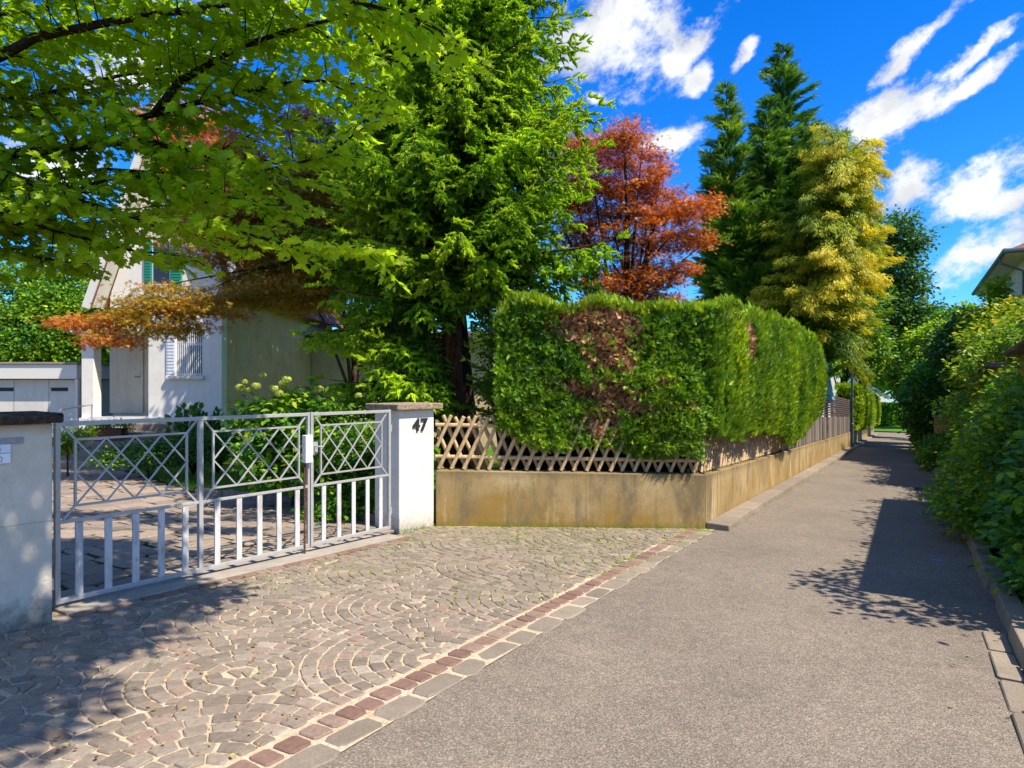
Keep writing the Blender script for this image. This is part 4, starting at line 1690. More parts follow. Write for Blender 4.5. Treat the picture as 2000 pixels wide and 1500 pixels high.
for i, (t0, t1, lab) in enumerate(((-2.2, 5.1, 'overgrown low garage with a brown roof edge, beside the right kerb and nearest the viewer'), (7.75, 14.0, 'overgrown low garage with a brown roof edge, further down the lane behind the climber'))):
    g = thing('garage', L(t0, 3.7), lab, 'garage', 'garages on the right of the lane')
    mb = MB()
    lbox(mb, t0 + 0.1, t1 - 0.1, 3.78, 6.5, -0.2, 2.498)
    mb.build('wall', M['ochre'], g)
    mb = MB()
    lbox(mb, t0, t1, 3.62, 6.7, 2.50, 2.60)
    mb.build('roof_edge', M['screen'], g, bevel=0.01)
    mb = MB()
    mb.tube([L(t0, 3.60, 2.55), L(t1, 3.60, 2.55)], 0.035, 8)
    mb.build('gutter', M['screen'], g)

hs = thing('villa', L(16.5, 5.5), 'white villa with wide eaves, zinc gutter and a dark balcony above the right shrubs', 'house')
wz_ = L(16.5, 5.2).z
ez = 5.33
W0, T0, T1 = 4.66, 15.5, 26.2
mb = MB()
c = [L(T0 + 0.65, 12), L(T1 - 0.65, 12), L(T1 - 0.65, W0 + 0.62), L(T0 + 0.65, W0 + 0.62)]
mb.hexa([(p.x, p.y, -2.6) for p in c], [(p.x, p.y, ez - 0.02) for p in c])
mb.build('wall', M['housewhite'], hs)
mb = MB()
c = [L(T0, 13), L(T1, 13), L(T1, W0), L(T0, W0)]
mb.hexa([(p.x, p.y, ez - 0.01) for p in c], [(p.x, p.y, ez + 0.05) for p in c])
mb.build('eaves_soffit', M['soffit'], hs)
mb = MB()
r0, r1 = L(T0 + 3.4, 8.6), L(T1 - 3.4, 8.6)
vs = [(p.x, p.y, ez + 0.055) for p in c] + [(r0.x, r0.y, ez + 2.1), (r1.x, r1.y, ez + 2.1)]
mb.add(vs, [(0, 1, 5, 4), (1, 2, 5), (2, 3, 4, 5), (3, 0, 4), (3, 2, 1, 0)])
mb.build('roof', M['tiles'], hs)
mb = MB()
for a, b in ((c[3], c[2]), (c[0], c[3])):
    d = (b - a).normalized()
    mb.tube([Vector((a.x, a.y, ez + 0.05)) - d * 0.05, Vector((b.x, b.y, ez + 0.05)) + d * 0.05], 0.075, 8)
gut = mb.build('gutter', M['zinc'], hs)
mb = MB()
a = L(T0 + 0.9, W0 - 0.02)
b = L(T0 + 0.9, W0 + 0.56)
mb.tube([(a.x, a.y, ez), (a.x, a.y, ez - 0.16), (b.x, b.y, ez - 0.45), (b.x, b.y, -1.5)], 0.045, 8)
mb.build('downpipe', M['zinc'], gut)
mb = MB()
bz = Z(585, 19.5)
c = [L(T0 - 0.5, 9.5), L(T0 + 0.64, 9.5), L(T0 + 0.64, W0 + 0.55), L(T0 - 0.5, W0 + 0.55)]
mb.hexa([(p.x, p.y, bz) for p in c], [(p.x, p.y, bz + 0.14) for p in c])
bal = mb.build('balcony', M['balcony'], hs)
mb = MB()
for k in range(24):
    p = L(T0 - 0.46, W0 + 0.6 + k * 0.2)
    mb.bar((p.x, p.y, bz + 0.14), (p.x, p.y, bz + 0.5), 0.03, 0.03, up=(0, 1, 0))
p, q = L(T0 - 0.46, W0 + 0.56), L(T0 - 0.46, 9.5)
mb.bar((p.x, p.y, bz + 0.5), (q.x, q.y, bz + 0.5), 0.05, 0.05)
mb.build('railing', M['balcony'], bal)
for tt in (18.5, 22.5):
    mb = MB()
    c = L(tt, W0 + 0.61)
    mb.box((c.x, c.y, 3.6), LD, LN, (0, 0, 1), 1.0, 0.06, 1.3)
    w_ = mb.build('window', M['soffit'], hs)
    mb = MB()
    mb.box((c.x, c.y, 3.6), LD, LN, (0, 0, 1), 0.86, 0.075, 1.16)
    mb.build('pane', M['glass'], w_)

op = thing('ochre_gate_pillar', L(19.7, 3.3), 'weathered ochre gate pillar half hidden by the right hand shrubs', 'gate pillar')
mb = MB()
lbox(mb, 19.4, 20.0, 3.05, 3.65, -0.1, 1.45, True)
mb.build('shaft', M['ochre'], op, bevel=0.015)
mb = MB()
lbox(mb, 19.35, 20.05, 3.0, 3.7, 1.452, 1.52, True)
mb.build('cap_stone', M['cappale'], op, bevel=0.01)
sg = thing('sign_board', L(33, 3.05), 'small white pointed board on a grey post, near the far end of the lane', 'sign')
p = L(33, 2.85)
mb = MB()
w_ = 0.17
vs = [(-w_, 1.25), (w_, 1.25), (w_, 0.45), (0, 0.15), (-w_, 0.45)]
vv = []
for n0 in (0, 0.03):
    for u, h in vs:
        q = p + LN * u - LD * n0
        vv.append((q.x, q.y, p.z + h))
mb.add(vv, [(0, 1, 2, 3, 4), (9, 8, 7, 6, 5)] + [(i, (i + 1) % 5, (i + 1) % 5 + 5, i + 5) for i in range(5)])
mb.build('board', M['white'], sg)
mb = MB()
q = p - LN * 0.25
mb.tube([(q.x, q.y, p.z - 0.05), (q.x, q.y, p.z + 1.3)], 0.06, 10)
mb.build('post', M['plate'], sg)

fh = thing('gable_end_house', (38, 74, gz(38, 74)), 'plain pale grey house gable at the far end of the lane behind the low hedge', 'house')
mb = MB()
YF = 74
pts = [(31.5, -4.5), (X(1736, YF), -4.5), (X(1736, YF), 0.1), (36.4, 2.9), (31.5, -0.2)]
mb.add([(x, YF, z) for x, z in pts] + [(x, YF + 9, z) for x, z in pts], [(0, 1, 2, 3, 4), (9, 8, 7, 6, 5)] + [(i, (i + 1) % 5, (i + 1) % 5 + 5, i + 5) for i in range(5)])
mb.build('wall', M['housewhite'], fh)
mb = MB()
slope_slab(mb, 36.4, 2.92, X(1736, YF) + 0.2, 0.0, YF - 0.1, YF + 9.2, 0.12)
slope_slab(mb, 36.4, 2.92, 31.2, -0.3, YF - 0.1, YF + 9.2, 0.12)
mb.build('roof', M['plate'], fh)

# ================================================================ VEGETATION
def vec(a):
    return np.array([a[0], a[1], a[2]], float)


def clumps_in_blobs(blobs, n, rng, shell=0.55):
    """clump centres spread through ellipsoids, more of them near the surface"""
    wts = np.array([(r[0] * r[1] + r[1] * r[2] + r[0] * r[2]) for _, r in blobs])
    wts = wts / wts.sum()
    out = []
    for (c, r), w in zip(blobs, wts):
        k = max(3, int(round(n * w)))
        u = unit_rand(k, rng)
        rad = rng.uniform(shell ** 3, 1, size=(k, 1)) ** (1 / 3)
        out.append(vec(c) + u * rad * np.array(r))
    return np.concatenate(out)


def leafy(cl, nleaf, rc, rng, size, flat=0.6, droop=0.2, tint=(0.5, 0.2), clump_sd=0.15, up_noise=0.6):
    """leaves around clump centres; returns pos, dir, up, scale, tint"""
    N = len(cl) * nleaf
    c = np.repeat(cl, nleaf, axis=0)
    o = rng.normal(size=(N, 3)) * 0.55
    o[:, 2] *= flat
    pos = c + o * rc
    d = norm(o * np.array([1, 1, 0.5])) + rng.normal(size=(N, 3)) * 0.45
    d[:, 2] -= droop
    up = rng.normal(size=(N, 3)) * up_noise
    up[:, 2] += 1.0
    sc = size * rng.uniform(0.7, 1.25, N)
    ti = np.repeat(rng.normal(tint[0], clump_sd, len(cl)), nleaf) + rng.normal(0, tint[1], N)
    return pos, d, up, sc, np.clip(ti, 0, 1)


def limbs(mb, base, top, cl, rng, r0, n=14, bend=0.25):
    """a trunk from base to top and curved limbs out to a choice of clumps"""
    base, top = Vector(base), Vector(top)
    pts = []
    for i in range(8):
        t = i / 7
        p = base.lerp(top, t)
        p += Vector((rng.normal() * 0.05, rng.normal() * 0.05, 0)) * (top - base).length * 0.25 * t
        pts.append(p)
    mb.tube([p for p in pts], [r0 * (1.25 if i == 0 else 1 - 0.8 * i / 7) for i in range(8)], 10)
    idx = rng.choice(len(cl), size=min(n, len(cl)), replace=False)
    for j in idx:
        e = Vector(cl[j])
        h = 0.25 + 0.6 * rng.random()
        k = int(h * 7)
        s = pts[k]
        mid = s.lerp(e, 0.5) + Vector((0, 0, bend * (e - s).length * 0.35))
        q = [s, s.lerp(mid, 0.5) * 1.0, mid, mid.lerp(e, 0.5), e]
        rr = r0 * (1 - 0.8 * h) * 0.55
        mb.tube(q, [rr, rr * 0.8, rr * 0.55, rr * 0.35, rr * 0.12], 6)
    return pts


def broad_tree(name, base, top, blobs, kind, mat, nclump, nleaf, rc, size, label, cat='tree', r0=0.15, group=None, seed=1, tint=(0.5, 0.2), droop=0.2, flat=0.6, shell=0.5, nlimb=14, bark=None, cl_extra=None, crown_name='crown', clump_sd=0.15, up_noise=0.6):
    rng = np.random.default_rng(seed)
    th = thing(name, base, label, cat, group)
    cl = clumps_in_blobs(blobs, nclump, rng, shell)
    if cl_extra is not None:
        cl = np.concatenate([cl, cl_extra])
    mb = MB()
    limbs(mb, base, top, cl, rng, r0, nlimb)
    mb.build('trunk' if cat == 'tree' else 'stems', bark or M['bark'], th, smooth=True)
    p, d, u, s, t = leafy(cl, nleaf, rc, rng, size, flat, droop, tint, clump_sd, up_noise)
    foliage(crown_name if cat == 'tree' else 'foliage', kind, p, d, u, s, t, mat, th)
    return th


def conifer(name, base, height, prof, label, mat, kind='shoot', size=0.10, dz=0.3, nper=7, rise=lambda f: 0.1, droop=0.25, uptip=0.1, bl=0.42, step=0.13, sstep=0.075, z0=0.8, r0=0.17, seed=3, bark=None, lean=(0, 0), tintf=None, hang=0.35, gapf=None, side=45, parent=None, azr=None, shootk=3, wild=0.25):
    """whorls of branches with side twigs, each twig set with shoots"""
    rng = np.random.default_rng(seed)
    th = parent or thing(name, base, label, 'tree')
    mb = MB()
    B = vec(base)

    def axis(z):
        return B + np.array([lean[0] * z / height, lean[1] * z / height, z])
    mb.tube([axis(z) for z in np.linspace(-0.1, height * 0.985, 12)], [r0 * (1.15 if i == 0 else max(0.04, 1 - i / 11.5)) for i in range(12)], 10)
    P_, D_, U_, T_ = [], [], [], []
    z = z0
    ph = rng.random() * 6
    while z < height:
        f = z / height
        n = max(3, int(round(nper * (1 - 0.35 * f))))
        for k in range(n):
            az_ = ph + 2 * math.pi * k / n + rng.normal() * 0.2
            zz = z + rng.uniform(-dz / 2, dz / 2)
            Ln = prof(min(0.999, zz / height), az_) * rng.uniform(0.66, 1.2)
            if Ln < 0.05:
                continue
            if gapf is not None and gapf(zz, az_):
                continue
            h = np.array([math.cos(az_), math.sin(az_), 0])
            sd = np.array([-h[1], h[0], 0])
            rs = rise(f) + rng.normal() * 0.06
            dr = droop * rng.uniform(0.7, 1.3)
            A = axis(zz)

            def pt(s):
                return A + h * (Ln * s) + np.array([0, 0, Ln * (s * math.tan(rs) - dr * s * s + uptip * s ** 3)]) + sd * wb * Ln * s * s
            wb = rng.normal() * 0.08
            ss = np.linspace(0, 1, 6)
            mb.tube([pt(s) for s in ss], [max(0.004, r0 * 0.16 * (1 - 0.85 * s) * (0.4 + 0.6 * Ln / 2)) for s in ss], 4, cap=False)
            # stations along the branch
            m = max(2, int(Ln / step))
            for i in range(m + 1):
                s = 0.14 + 0.86 * i / m
                p0 = pt(s)
                tg = norm(pt(min(1.0, s + 0.03)) - pt(s - 0.03))
                lng = bl * (0.35 + 0.65 * (1 - s)) * min(1, Ln / 1.2) * rng.uniform(0.75, 1.25) + 0.05
                for sg in ((-1, 1) if i < m else (0,)):
                    an = R(side) + rng.normal() * 0.15
                    dd = tg * math.cos(an * abs(sg)) + sd * sg * math.sin(an)
                    dd = norm(dd + np.array([0, 0, -hang * rng.uniform(0.4, 1.4)]) * abs(sg) + rng.normal(size=3) * 0.08)
                    q = max(1, int(lng / sstep))
                    v = (np.arange(q) + 0.5 + rng.uniform(-0.2, 0.2, q)) / q
                    base_p = p0 + np.outer(v * lng, dd) + np.outer(v * v * lng * -0.25 * hang, [0, 0, 1])
                    for side_s in (-1, 0, 1)[:shootk] if shootk == 3 else ((-1, 1) if shootk == 2 else (0,)):
                        lat = norm(np.cross(dd, [0, 0, 1.0])) * side_s
                        dirs = dd[None] * 0.8 + lat[None] * 0.75 + rng.normal(size=(q, 3)) * wild
                        P_.append(base_p)
                        D_.append(dirs)
                        U_.append(np.tile([0, 0, 1.0], (q, 1)) + rng.normal(size=(q, 3)) * 0.3)
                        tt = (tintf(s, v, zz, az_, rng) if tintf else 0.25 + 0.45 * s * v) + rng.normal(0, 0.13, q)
                        T_.append(tt)
        z += dz
        ph += 0.9
    mb.build('trunk', bark or M['bark'], th, smooth=True)
    P_, D_, U_, T_ = map(np.concatenate, (P_, D_, U_, T_))
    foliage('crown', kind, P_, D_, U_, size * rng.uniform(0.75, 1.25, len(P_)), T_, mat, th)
    return th


# ---------------------------------------------------------------- the big spruce
YS = 10.6
sb = Vector((X(883, YS), YS, 0))
sb.z = gz(sb.x, sb.y)


def spruce_prof(f, az):
    z = f * 15.5
    r = 2.45 * (1 - max(0, z - 2.4) / 13.6) ** 0.75
    if z < 3.2:
        # low boughs only towards the left of the trunk, hanging low
        left = max(0.0, math.cos(az - math.pi * 1.06))
        r = 2.15 * left ** 0.5 if left > 0.45 else 0.0
        if z < 1.8:
            r *= 0.75 if left > 0.6 else 0
    elif z < 4.0 and math.cos(az + math.pi / 2) > 0.5:
        r *= 0.45 + 0.55 * (z - 3.2) / 0.8
    return r


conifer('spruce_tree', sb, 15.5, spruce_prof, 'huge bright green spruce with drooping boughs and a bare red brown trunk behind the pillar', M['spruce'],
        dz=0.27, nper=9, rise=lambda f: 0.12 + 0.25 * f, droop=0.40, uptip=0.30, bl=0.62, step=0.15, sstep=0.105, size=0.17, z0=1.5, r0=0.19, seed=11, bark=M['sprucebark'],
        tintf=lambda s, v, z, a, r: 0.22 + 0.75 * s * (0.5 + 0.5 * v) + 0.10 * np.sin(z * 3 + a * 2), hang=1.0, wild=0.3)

# young spruce looking over the hedge
yb = P(1155, 640, 9.9)
yb.z = gz(yb.x, yb.y)
conifer('young_spruce_tree', yb, Z(515, 9.9) - yb.z, lambda f, a: 0.85 * (1 - f) ** 0.8, 'small light green spruce with its pointed tip just above the hedge', M['youngspruce'],
        dz=0.16, nper=8, rise=lambda f: 0.45 + 0.3 * f, droop=0.15, bl=0.25, step=0.09, sstep=0.06, size=0.085, z0=0.9, r0=0.05, seed=5, hang=0.15)
yb = P(1015, 640, 9.7)
yb.z = gz(yb.x, yb.y)
conifer('young_spruce_tree', yb, Z(560, 9.7) - yb.z, lambda f, a: 1.0 * (1 - f) ** 0.5, 'low bushy young spruce at the left end of the hedge, under the huge spruce', M['youngspruce'],
        dz=0.16, nper=8, rise=lambda f: 0.45, droop=0.2, bl=0.3, step=0.09, sstep=0.06, size=0.085, z0=1.2, r0=0.05, seed=6, hang=0.2)

# ---------------------------------------------------------------- japanese maples
def pblobs(L_, dep):
    """(px, py, depth, rx, ry, rz) in photo pixels for rx, rz"""
    out = []
    for px, py, Y, rx, rz in L_:
        out.append((P(px, py, Y), (rx / F * Y, dep, rz / F * Y)))
    return out


YM = 13.6
rb = Vector((X(1215, YM), YM, 0))
rb.z = gz(rb.x, rb.y)
broad_tree('red_maple_tree', rb, P(1225, 400, YM), pblobs([(1140, 300, YM, 75, 42), (1215, 285, YM - .2, 45, 40), (1180, 375, YM, 95, 45), (1255, 345, YM, 40, 42), (1295, 400, YM, 62, 30), (1355, 412, YM - .2, 36, 18), (1220, 450, YM, 105, 45), (1320, 475, YM + .3, 64, 26), (1200, 540, YM, 100, 40), (1300, 535, YM - .3, 62, 36), (1250, 590, YM, 80, 25), (1120, 430, YM + .4, 60, 90)], 0.95),
           'star', M['redmaple'], 520, 70, 0.27, 0.058, 'orange red leaved ornamental maple with a rounded crown, above the hedge', r0=0.13, seed=21, tint=(0.5, 0.18), clump_sd=0.2, shell=0.2, flat=0.35, nlimb=30, bark=M['twig'], droop=0.35)
YB = 12.6
bb = Vector((X(932, YB), YB, 0))
bb.z = gz(bb.x, bb.y)
bl_red = pblobs([(150, 635, 11.4, 38, 9), (210, 630, 11.5, 45, 17), (225, 665, 11.5, 42, 14), (300, 250, 12.6, 60, 45), (400, 250, 12.6, 80, 55), (470, 300, 12.4, 70, 45), (590, 255, 12.8, 70, 50)], 0.5)
bl_br = pblobs([(290, 605, 11.6, 65, 30), (345, 590, 11.7, 65, 34), (330, 640, 11.6, 55, 20), (420, 600, 11.8, 50, 20), (500, 575, 12.0, 75, 24), (560, 560, 12.0, 55, 22), (430, 480, 12.2, 95, 40), (560, 430, 12.4, 100, 60), (470, 390, 12.6, 110, 45), (620, 350, 12.8, 80, 60), (650, 480, 12.8, 70, 50), (370, 350, 12.6, 60, 40), (560, 500, 12.6, 90, 40), (610, 420, 12.9, 90, 60), (540, 540, 12.7, 90, 26), (620, 545, 12.9, 60, 30), (600, 590, 13.2, 60, 22), (650, 560, 13.4, 50, 40), (480, 440, 12.5, 90, 50), (380, 420, 12.4, 60, 50)], 0.7)
rng_ = np.random.default_rng(33)
th = thing('bronze_maple_tree', bb, 'wide low maple, olive gold with red tips, reaching across before the house', 'tree')
c1 = clumps_in_blobs(bl_red, 230, rng_, 0.1)
c2 = clumps_in_blobs(bl_br, 760, rng_, 0.2)
mb = MB()
limbs(mb, bb, P(880, 470, YB), c2[:20], rng_, 0.2, 0)
for tgt in ((120, 635, 11.4), (330, 600, 11.7), (500, 580, 12.0), (420, 470, 12.2), (560, 420, 12.4), (380, 300, 12.6), (560, 280, 12.8), (640, 480, 12.8)):
    e = P(*tgt)
    s = P(900, 560, YB)
    mid = s.lerp(e, 0.45) + Vector((0, 0, 0.75))
    q = [bb.lerp(s, 0.7), s, s.lerp(mid, 0.6), mid, mid.lerp(e, 0.5) + Vector((0, 0, 0.18)), e]
    mb.tube(q, [0.07, 0.05, 0.03, 0.018, 0.011, 0.004], 7)
for j in range(60):
    a = Vector(c2[rng_.integers(len(c2))])
    b = Vector(c2[rng_.integers(len(c2))])
    if (a - b).length < 1.3:
        mb.tube([a, a.lerp(b, 0.5) + Vector((0, 0, 0.05)), b], [0.012, 0.01, 0.005], 5)
mb.build('trunk', M['twig'], th, smooth=True)
p1, d1, u1, s1, t1 = leafy(c1, 50, 0.32, rng_, 0.060, 0.22, 0.4, (0.80, 0.09), 0.08)
p2, d2, u2, s2, t2 = leafy(c2, 62, 0.38, rng_, 0.060, 0.20, 0.4, (0.53, 0.14), 0.16)
foliage('crown', 'star', *[np.concatenate(q) for q in ((p1, p2), (d1, d2), (u1, u2), (s1, s2), (t1, t2))], M['bronzemaple'], th)

# ---------------------------------------------------------------- conifers on the right
YC = 23.5


def cyp(px, pt_, rad, label, seed, Y=YC, lean=(0, 0)):
    b = Vector((X(px, Y), Y, 0))
    b.z = gz(b.x, b.y)
    H = Z(pt_, Y) - b.z
    return b, H


b, H = cyp(1530, 95, 2.3, '', 1)
cy = thing('cypress_tree', b, 'tall dark green many tipped cypress, the highest tree right of the orange red maple', 'tree')


def cyp_prof(R0, H, zt):
    def f(fr, a):
        z = fr * H
        return R0 * max(0.03, (1 - fr)) ** 0.85
    return f


P_ = []
rng_ = np.random.default_rng(44)
leaders = [(1530, 95, 2.7, 0.0), (1418, 175, 1.9, -0.4), (1480, 280, 2.3, 0.5), (1580, 230, 2.2, 0.6), (1640, 260, 2.0, 0.9), (1385, 300, 1.9, 0.7), (1440, 400, 2.7, -0.9), (1550, 400, 2.9, -0.9), (1610, 380, 2.5, -0.8), (1500, 200, 2.0, -0.5), (1395, 440, 2.2, 0.4)]
mbt = MB()
fp, fd_, fu, ft = [], [], [], []
for (px, py, R0, dy) in leaders:
    Yl = YC + dy
    top = P(px, py, Yl)
    foot = Vector((b.x + (top.x - b.x) * 0.35, b.y + dy * 0.4, b.z + 1.2))
    ln = (top - foot).length
    mid = foot.lerp(top, 0.45) + Vector(((top.x - b.x) * 0.22, 0, 0))
    curve = lambda t, A=foot, Bm=mid, C=top: A * (1 - t) ** 2 + Bm * 2 * t * (1 - t) + C * t * t
    mbt.tube([Vector((b.x, b.y, b.z))] + [curve(t) for t in np.linspace(0, 1, 8)], [0.2, 0.15, 0.13, 0.11, 0.09, 0.07, 0.05, 0.03, 0.008], 6)
    z = 0.12
    while z < 1.0:
        A = curve(min(1, z + rng_.uniform(-0.01, 0.01)))
        up_t = (curve(min(1, z + 0.02)) - curve(z - 0.02)).normalized()
        rad = R0 * (1 - z) ** 0.75 + 0.10
        for k in range(4):
            az_ = rng_.random() * 6.283
            h = Vector((math.cos(az_), math.sin(az_), 0))
            Ln = rad * rng_.choice([0.5, 0.7, 0.85, 1.0, 1.35, 1.6]) * rng_.uniform(0.8, 1.15)
            rs = rng_.uniform(0.55, 1.2)
            m = max(2, int(Ln / 0.10))
            hs_ = np.array(h.cross(Vector((0, 0, 1))))
            for i in range(m):
                s = (i + 1) / m
                q = np.array(A) + np.array(h) * Ln * s * math.cos(rs) + np.array([0, 0, 1]) * (Ln * (s * math.sin(rs) - 0.16 * s * s))
                tg = norm(np.array(h) * math.cos(rs) + np.array([0, 0, math.sin(rs) - 0.6 * s]))
                for sg in (-1, 1, 0, 0):
                    o = rng_.uniform(0.2, 1) * 0.16 * (1.2 - s)
                    dd = tg + hs_ * sg * 0.75 + rng_.normal(size=3) * 0.2
                    fp.append(q + hs_ * sg * o + rng_.normal(size=3) * 0.03)
                    fd_.append(dd)
                    fu.append(hs_ * rng_.choice([-1, 1]) + rng_.normal(size=3) * 0.5 + np.array([0, 0, 0.5]))
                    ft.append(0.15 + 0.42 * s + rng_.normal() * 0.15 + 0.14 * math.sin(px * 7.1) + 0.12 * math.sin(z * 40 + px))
        z += 0.085 / ln * (2.0 if z < 0.3 else 1.3)
mbt.build('trunk', M['bark'], cy, smooth=True)
fp = np.array(fp)
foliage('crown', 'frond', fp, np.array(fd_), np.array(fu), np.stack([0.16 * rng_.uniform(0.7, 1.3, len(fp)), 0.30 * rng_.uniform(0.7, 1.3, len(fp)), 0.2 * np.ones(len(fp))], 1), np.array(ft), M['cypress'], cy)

# golden cypress with arching boughs
YGc = 20.0
YGc = 21.0
gb_ = Vector((X(1552, YGc), YGc, 0))
gb_.z = gz(gb_.x, gb_.y)
gc = thing('golden_cypress_tree', gb_, 'golden yellow conifer with arching feathery boughs, leaning over the plank fence', 'tree')
rng_ = np.random.default_rng(55)
mbt = MB()
mbt.tube([gb_, P(1572, 700, YGc), P(1610, 520, YGc), P(1650, 330, YGc)], [0.22, 0.17, 0.12, 0.03], 8)
mbt.tube([P(1628, 560, YGc), P(1680, 400, YGc), P(1705, 290, YGc)], [0.10, 0.07, 0.02], 6)
fp, fd_, fu, ft = [], [], [], []
# boughs: start, end (px, py, dY), golden amount
bg_ = []
for i in range(270):
    py0 = (rng_.uniform(290, 690), rng_.uniform(470, 690), rng_.uniform(290, 450), rng_.uniform(380, 560))[i % 4]
    # right silhouette
    ex = np.interp(py0, [250, 330, 400, 470, 560, 640, 690], [1700, 1748, 1712, 1728, 1758, 1740, 1690])
    exl = np.interp(py0, [250, 350, 470, 560, 640, 690], [1600, 1570, 1530, 1470, 1480, 1540])
    azr = rng_.uniform(0, 6.283)
    c_, s_ = math.cos(azr), math.sin(azr)
    tx = (ex - 1640) * max(0, c_) + (exl - 1640) * max(0, -c_)
    tx *= rng_.uniform(0.45, 1.2)
    bg_.append((py0, tx, s_ * rng_.uniform(1.2, 2.6), rng_.random()))
for py0, tx, dy, g0 in bg_:
    A = P(1600 + 0.25 * (600 - py0) * 0.6 + rng_.normal() * 6, min(py0 + 12, 660), YGc)
    E = P(1640 + tx, py0 - 10 + rng_.normal() * 36, YGc + dy)
    Ln = (E - A).length
    if Ln < 0.4:
        continue
    drp = 0.22 * Ln
    m = int(Ln / 0.10)
    h = (E - A).normalized()
    hs_ = np.array(h.cross(Vector((0, 0, 1))).normalized())
    mbt.tube([A, A.lerp(E, 0.5) + Vector((0, 0, 0.18 * Ln)), E], [0.03, 0.02, 0.006], 5)
    hi = py0 < 400
    for i in range(m):
        s = (i + 1) / m
        q = np.array(A.lerp(E, s)) + np.array([0, 0, rng_.uniform(0.4, 0.8) * Ln * s * (1 - s)])
        wd = 0.34 * math.sin(math.pi * min(1, s * 0.9 + 0.1)) + 0.06
        for sg in (-1, -1, 0, 1, 1, 0):
            kk = 5
            for j in range(kk):
                o = wd * (j + 0.5) / kk * abs(sg)
                dd = np.array(h) * 0.8 + hs_ * sg * 0.6 + np.array([0, 0, -0.75 * (0.3 + s)]) + rng_.normal(size=3) * 0.25
                fp.append(q + hs_ * sg * o + np.array([0, 0, -0.35 * o]) + rng_.normal(size=3) * 0.05)
                fd_.append(dd)
                fu.append(np.array([0, 0, 1.0]) + rng_.normal(size=3) * 0.35)
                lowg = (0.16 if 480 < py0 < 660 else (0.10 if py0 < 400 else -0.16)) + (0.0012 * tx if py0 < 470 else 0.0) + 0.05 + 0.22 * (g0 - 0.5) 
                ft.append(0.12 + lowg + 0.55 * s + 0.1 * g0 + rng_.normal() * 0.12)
mbt.build('trunk', M['bark'], gc, smooth=True)
fp = np.array(fp)
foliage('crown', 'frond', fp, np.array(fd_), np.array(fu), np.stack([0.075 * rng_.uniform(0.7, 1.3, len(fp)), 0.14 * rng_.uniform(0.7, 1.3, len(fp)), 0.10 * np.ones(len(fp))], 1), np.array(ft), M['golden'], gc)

# ---------------------------------------------------------------- deciduous trees further back
Yo = 43
ob = Vector((X(1668, Yo), Yo, gz(X(1668, Yo), Yo)))
broad_tree('oak_tree', ob, P(1730, 480, Yo), pblobs([(1735, 450, Yo, 32, 28), (1760, 485, Yo, 28, 30), (1735, 520, Yo, 46, 55), (1768, 560, Yo, 26, 40), (1745, 620, Yo, 52, 45), (1785, 615, Yo - 1, 20, 22), (1690, 600, Yo, 50, 60), (1700, 680, Yo, 60, 50), (1640, 660, Yo, 60, 60)], 2.4),
           'leaf', M['oak'], 420, 60, 0.7, 0.24, 'tall dark green oak rising behind the golden conifer', r0=0.3, seed=61, shell=0.35)
Yq = 33
hb_ = Vector((X(1640, Yq), Yq, gz(X(1640, Yq), Yq)))
broad_tree('hazel_tree', hb_, P(1650, 660, Yq), pblobs([(1625, 640, Yq, 55, 45), (1670, 620, Yq, 40, 40), (1655, 700, Yq, 42, 36), (1690, 690, Yq, 30, 50), (1600, 690, Yq - 5, 30, 30), (1600, 640, Yq, 40, 40)], 1.6),
           'leaf', M['shrub'], 300, 55, 0.5, 0.17, 'mid green leafy tree standing over the street lamp', r0=0.14, seed=62, tint=(0.6, 0.2))
Ye = 63
eb = Vector((X(1769, Ye), Ye, gz(X(1769, Ye), Ye) + 0.15))
broad_tree('round_tree', eb, P(1769, 700, Ye), pblobs([(1769, 700, Ye, 60, 45), (1752, 722, Ye, 34, 30), (1805, 735, Ye, 45, 36), (1770, 745, Ye, 50, 22), (1775, 665, Ye, 45, 35)], 2.8),
           'leaf', M['brightshrub'], 300, 55, 0.8, 0.30, 'round headed tree with a pale straight trunk closing the end of the lane', r0=0.32, seed=63, tint=(0.35, 0.2), nlimb=10)
# trees beyond the far hedge
k = 0
for px, py, rx, rz, Y, mm, tn, lab in ((1640, 720, 60, 60, 84, 'oak', 0.6, 'dark broad tree beyond the far hedge, behind the street lamp'), (1725, 690, 50, 50, 86, 'shrub', 0.6, 'mid green tree beyond the far hedge, just left of the round headed tree'), (1815, 660, 45, 60, 84, 'brightshrub', 0.45, 'yellow green tree beyond the far hedge, right of the round headed tree'), (1880, 680, 70, 70, 80, 'oak', 0.6, 'dark tree beyond the far hedge, hidden low behind the right hand shrubs'), (1970, 690, 80, 60, 78, 'shrub', 0.5, 'green tree far back below the white villa')):
    tb = Vector((X(px, Y), Y, gz(X(px, Y), Y)))
    broad_tree('background_tree', tb, P(px, py, Y), pblobs([(px, py, Y, rx, rz), (px - rx * .4, py + rz * .7, Y, rx * .7, rz * .7), (px + rx * .4, py + rz * .6, Y, rx * .7, rz * .7)], 3.5),
               'leaf', M[mm], 110, 45, 1.5, 0.55, lab, r0=0.3, seed=70 + k, group='trees beyond the far hedge', tint=(tn, 0.2), nlimb=8)
    k += 1

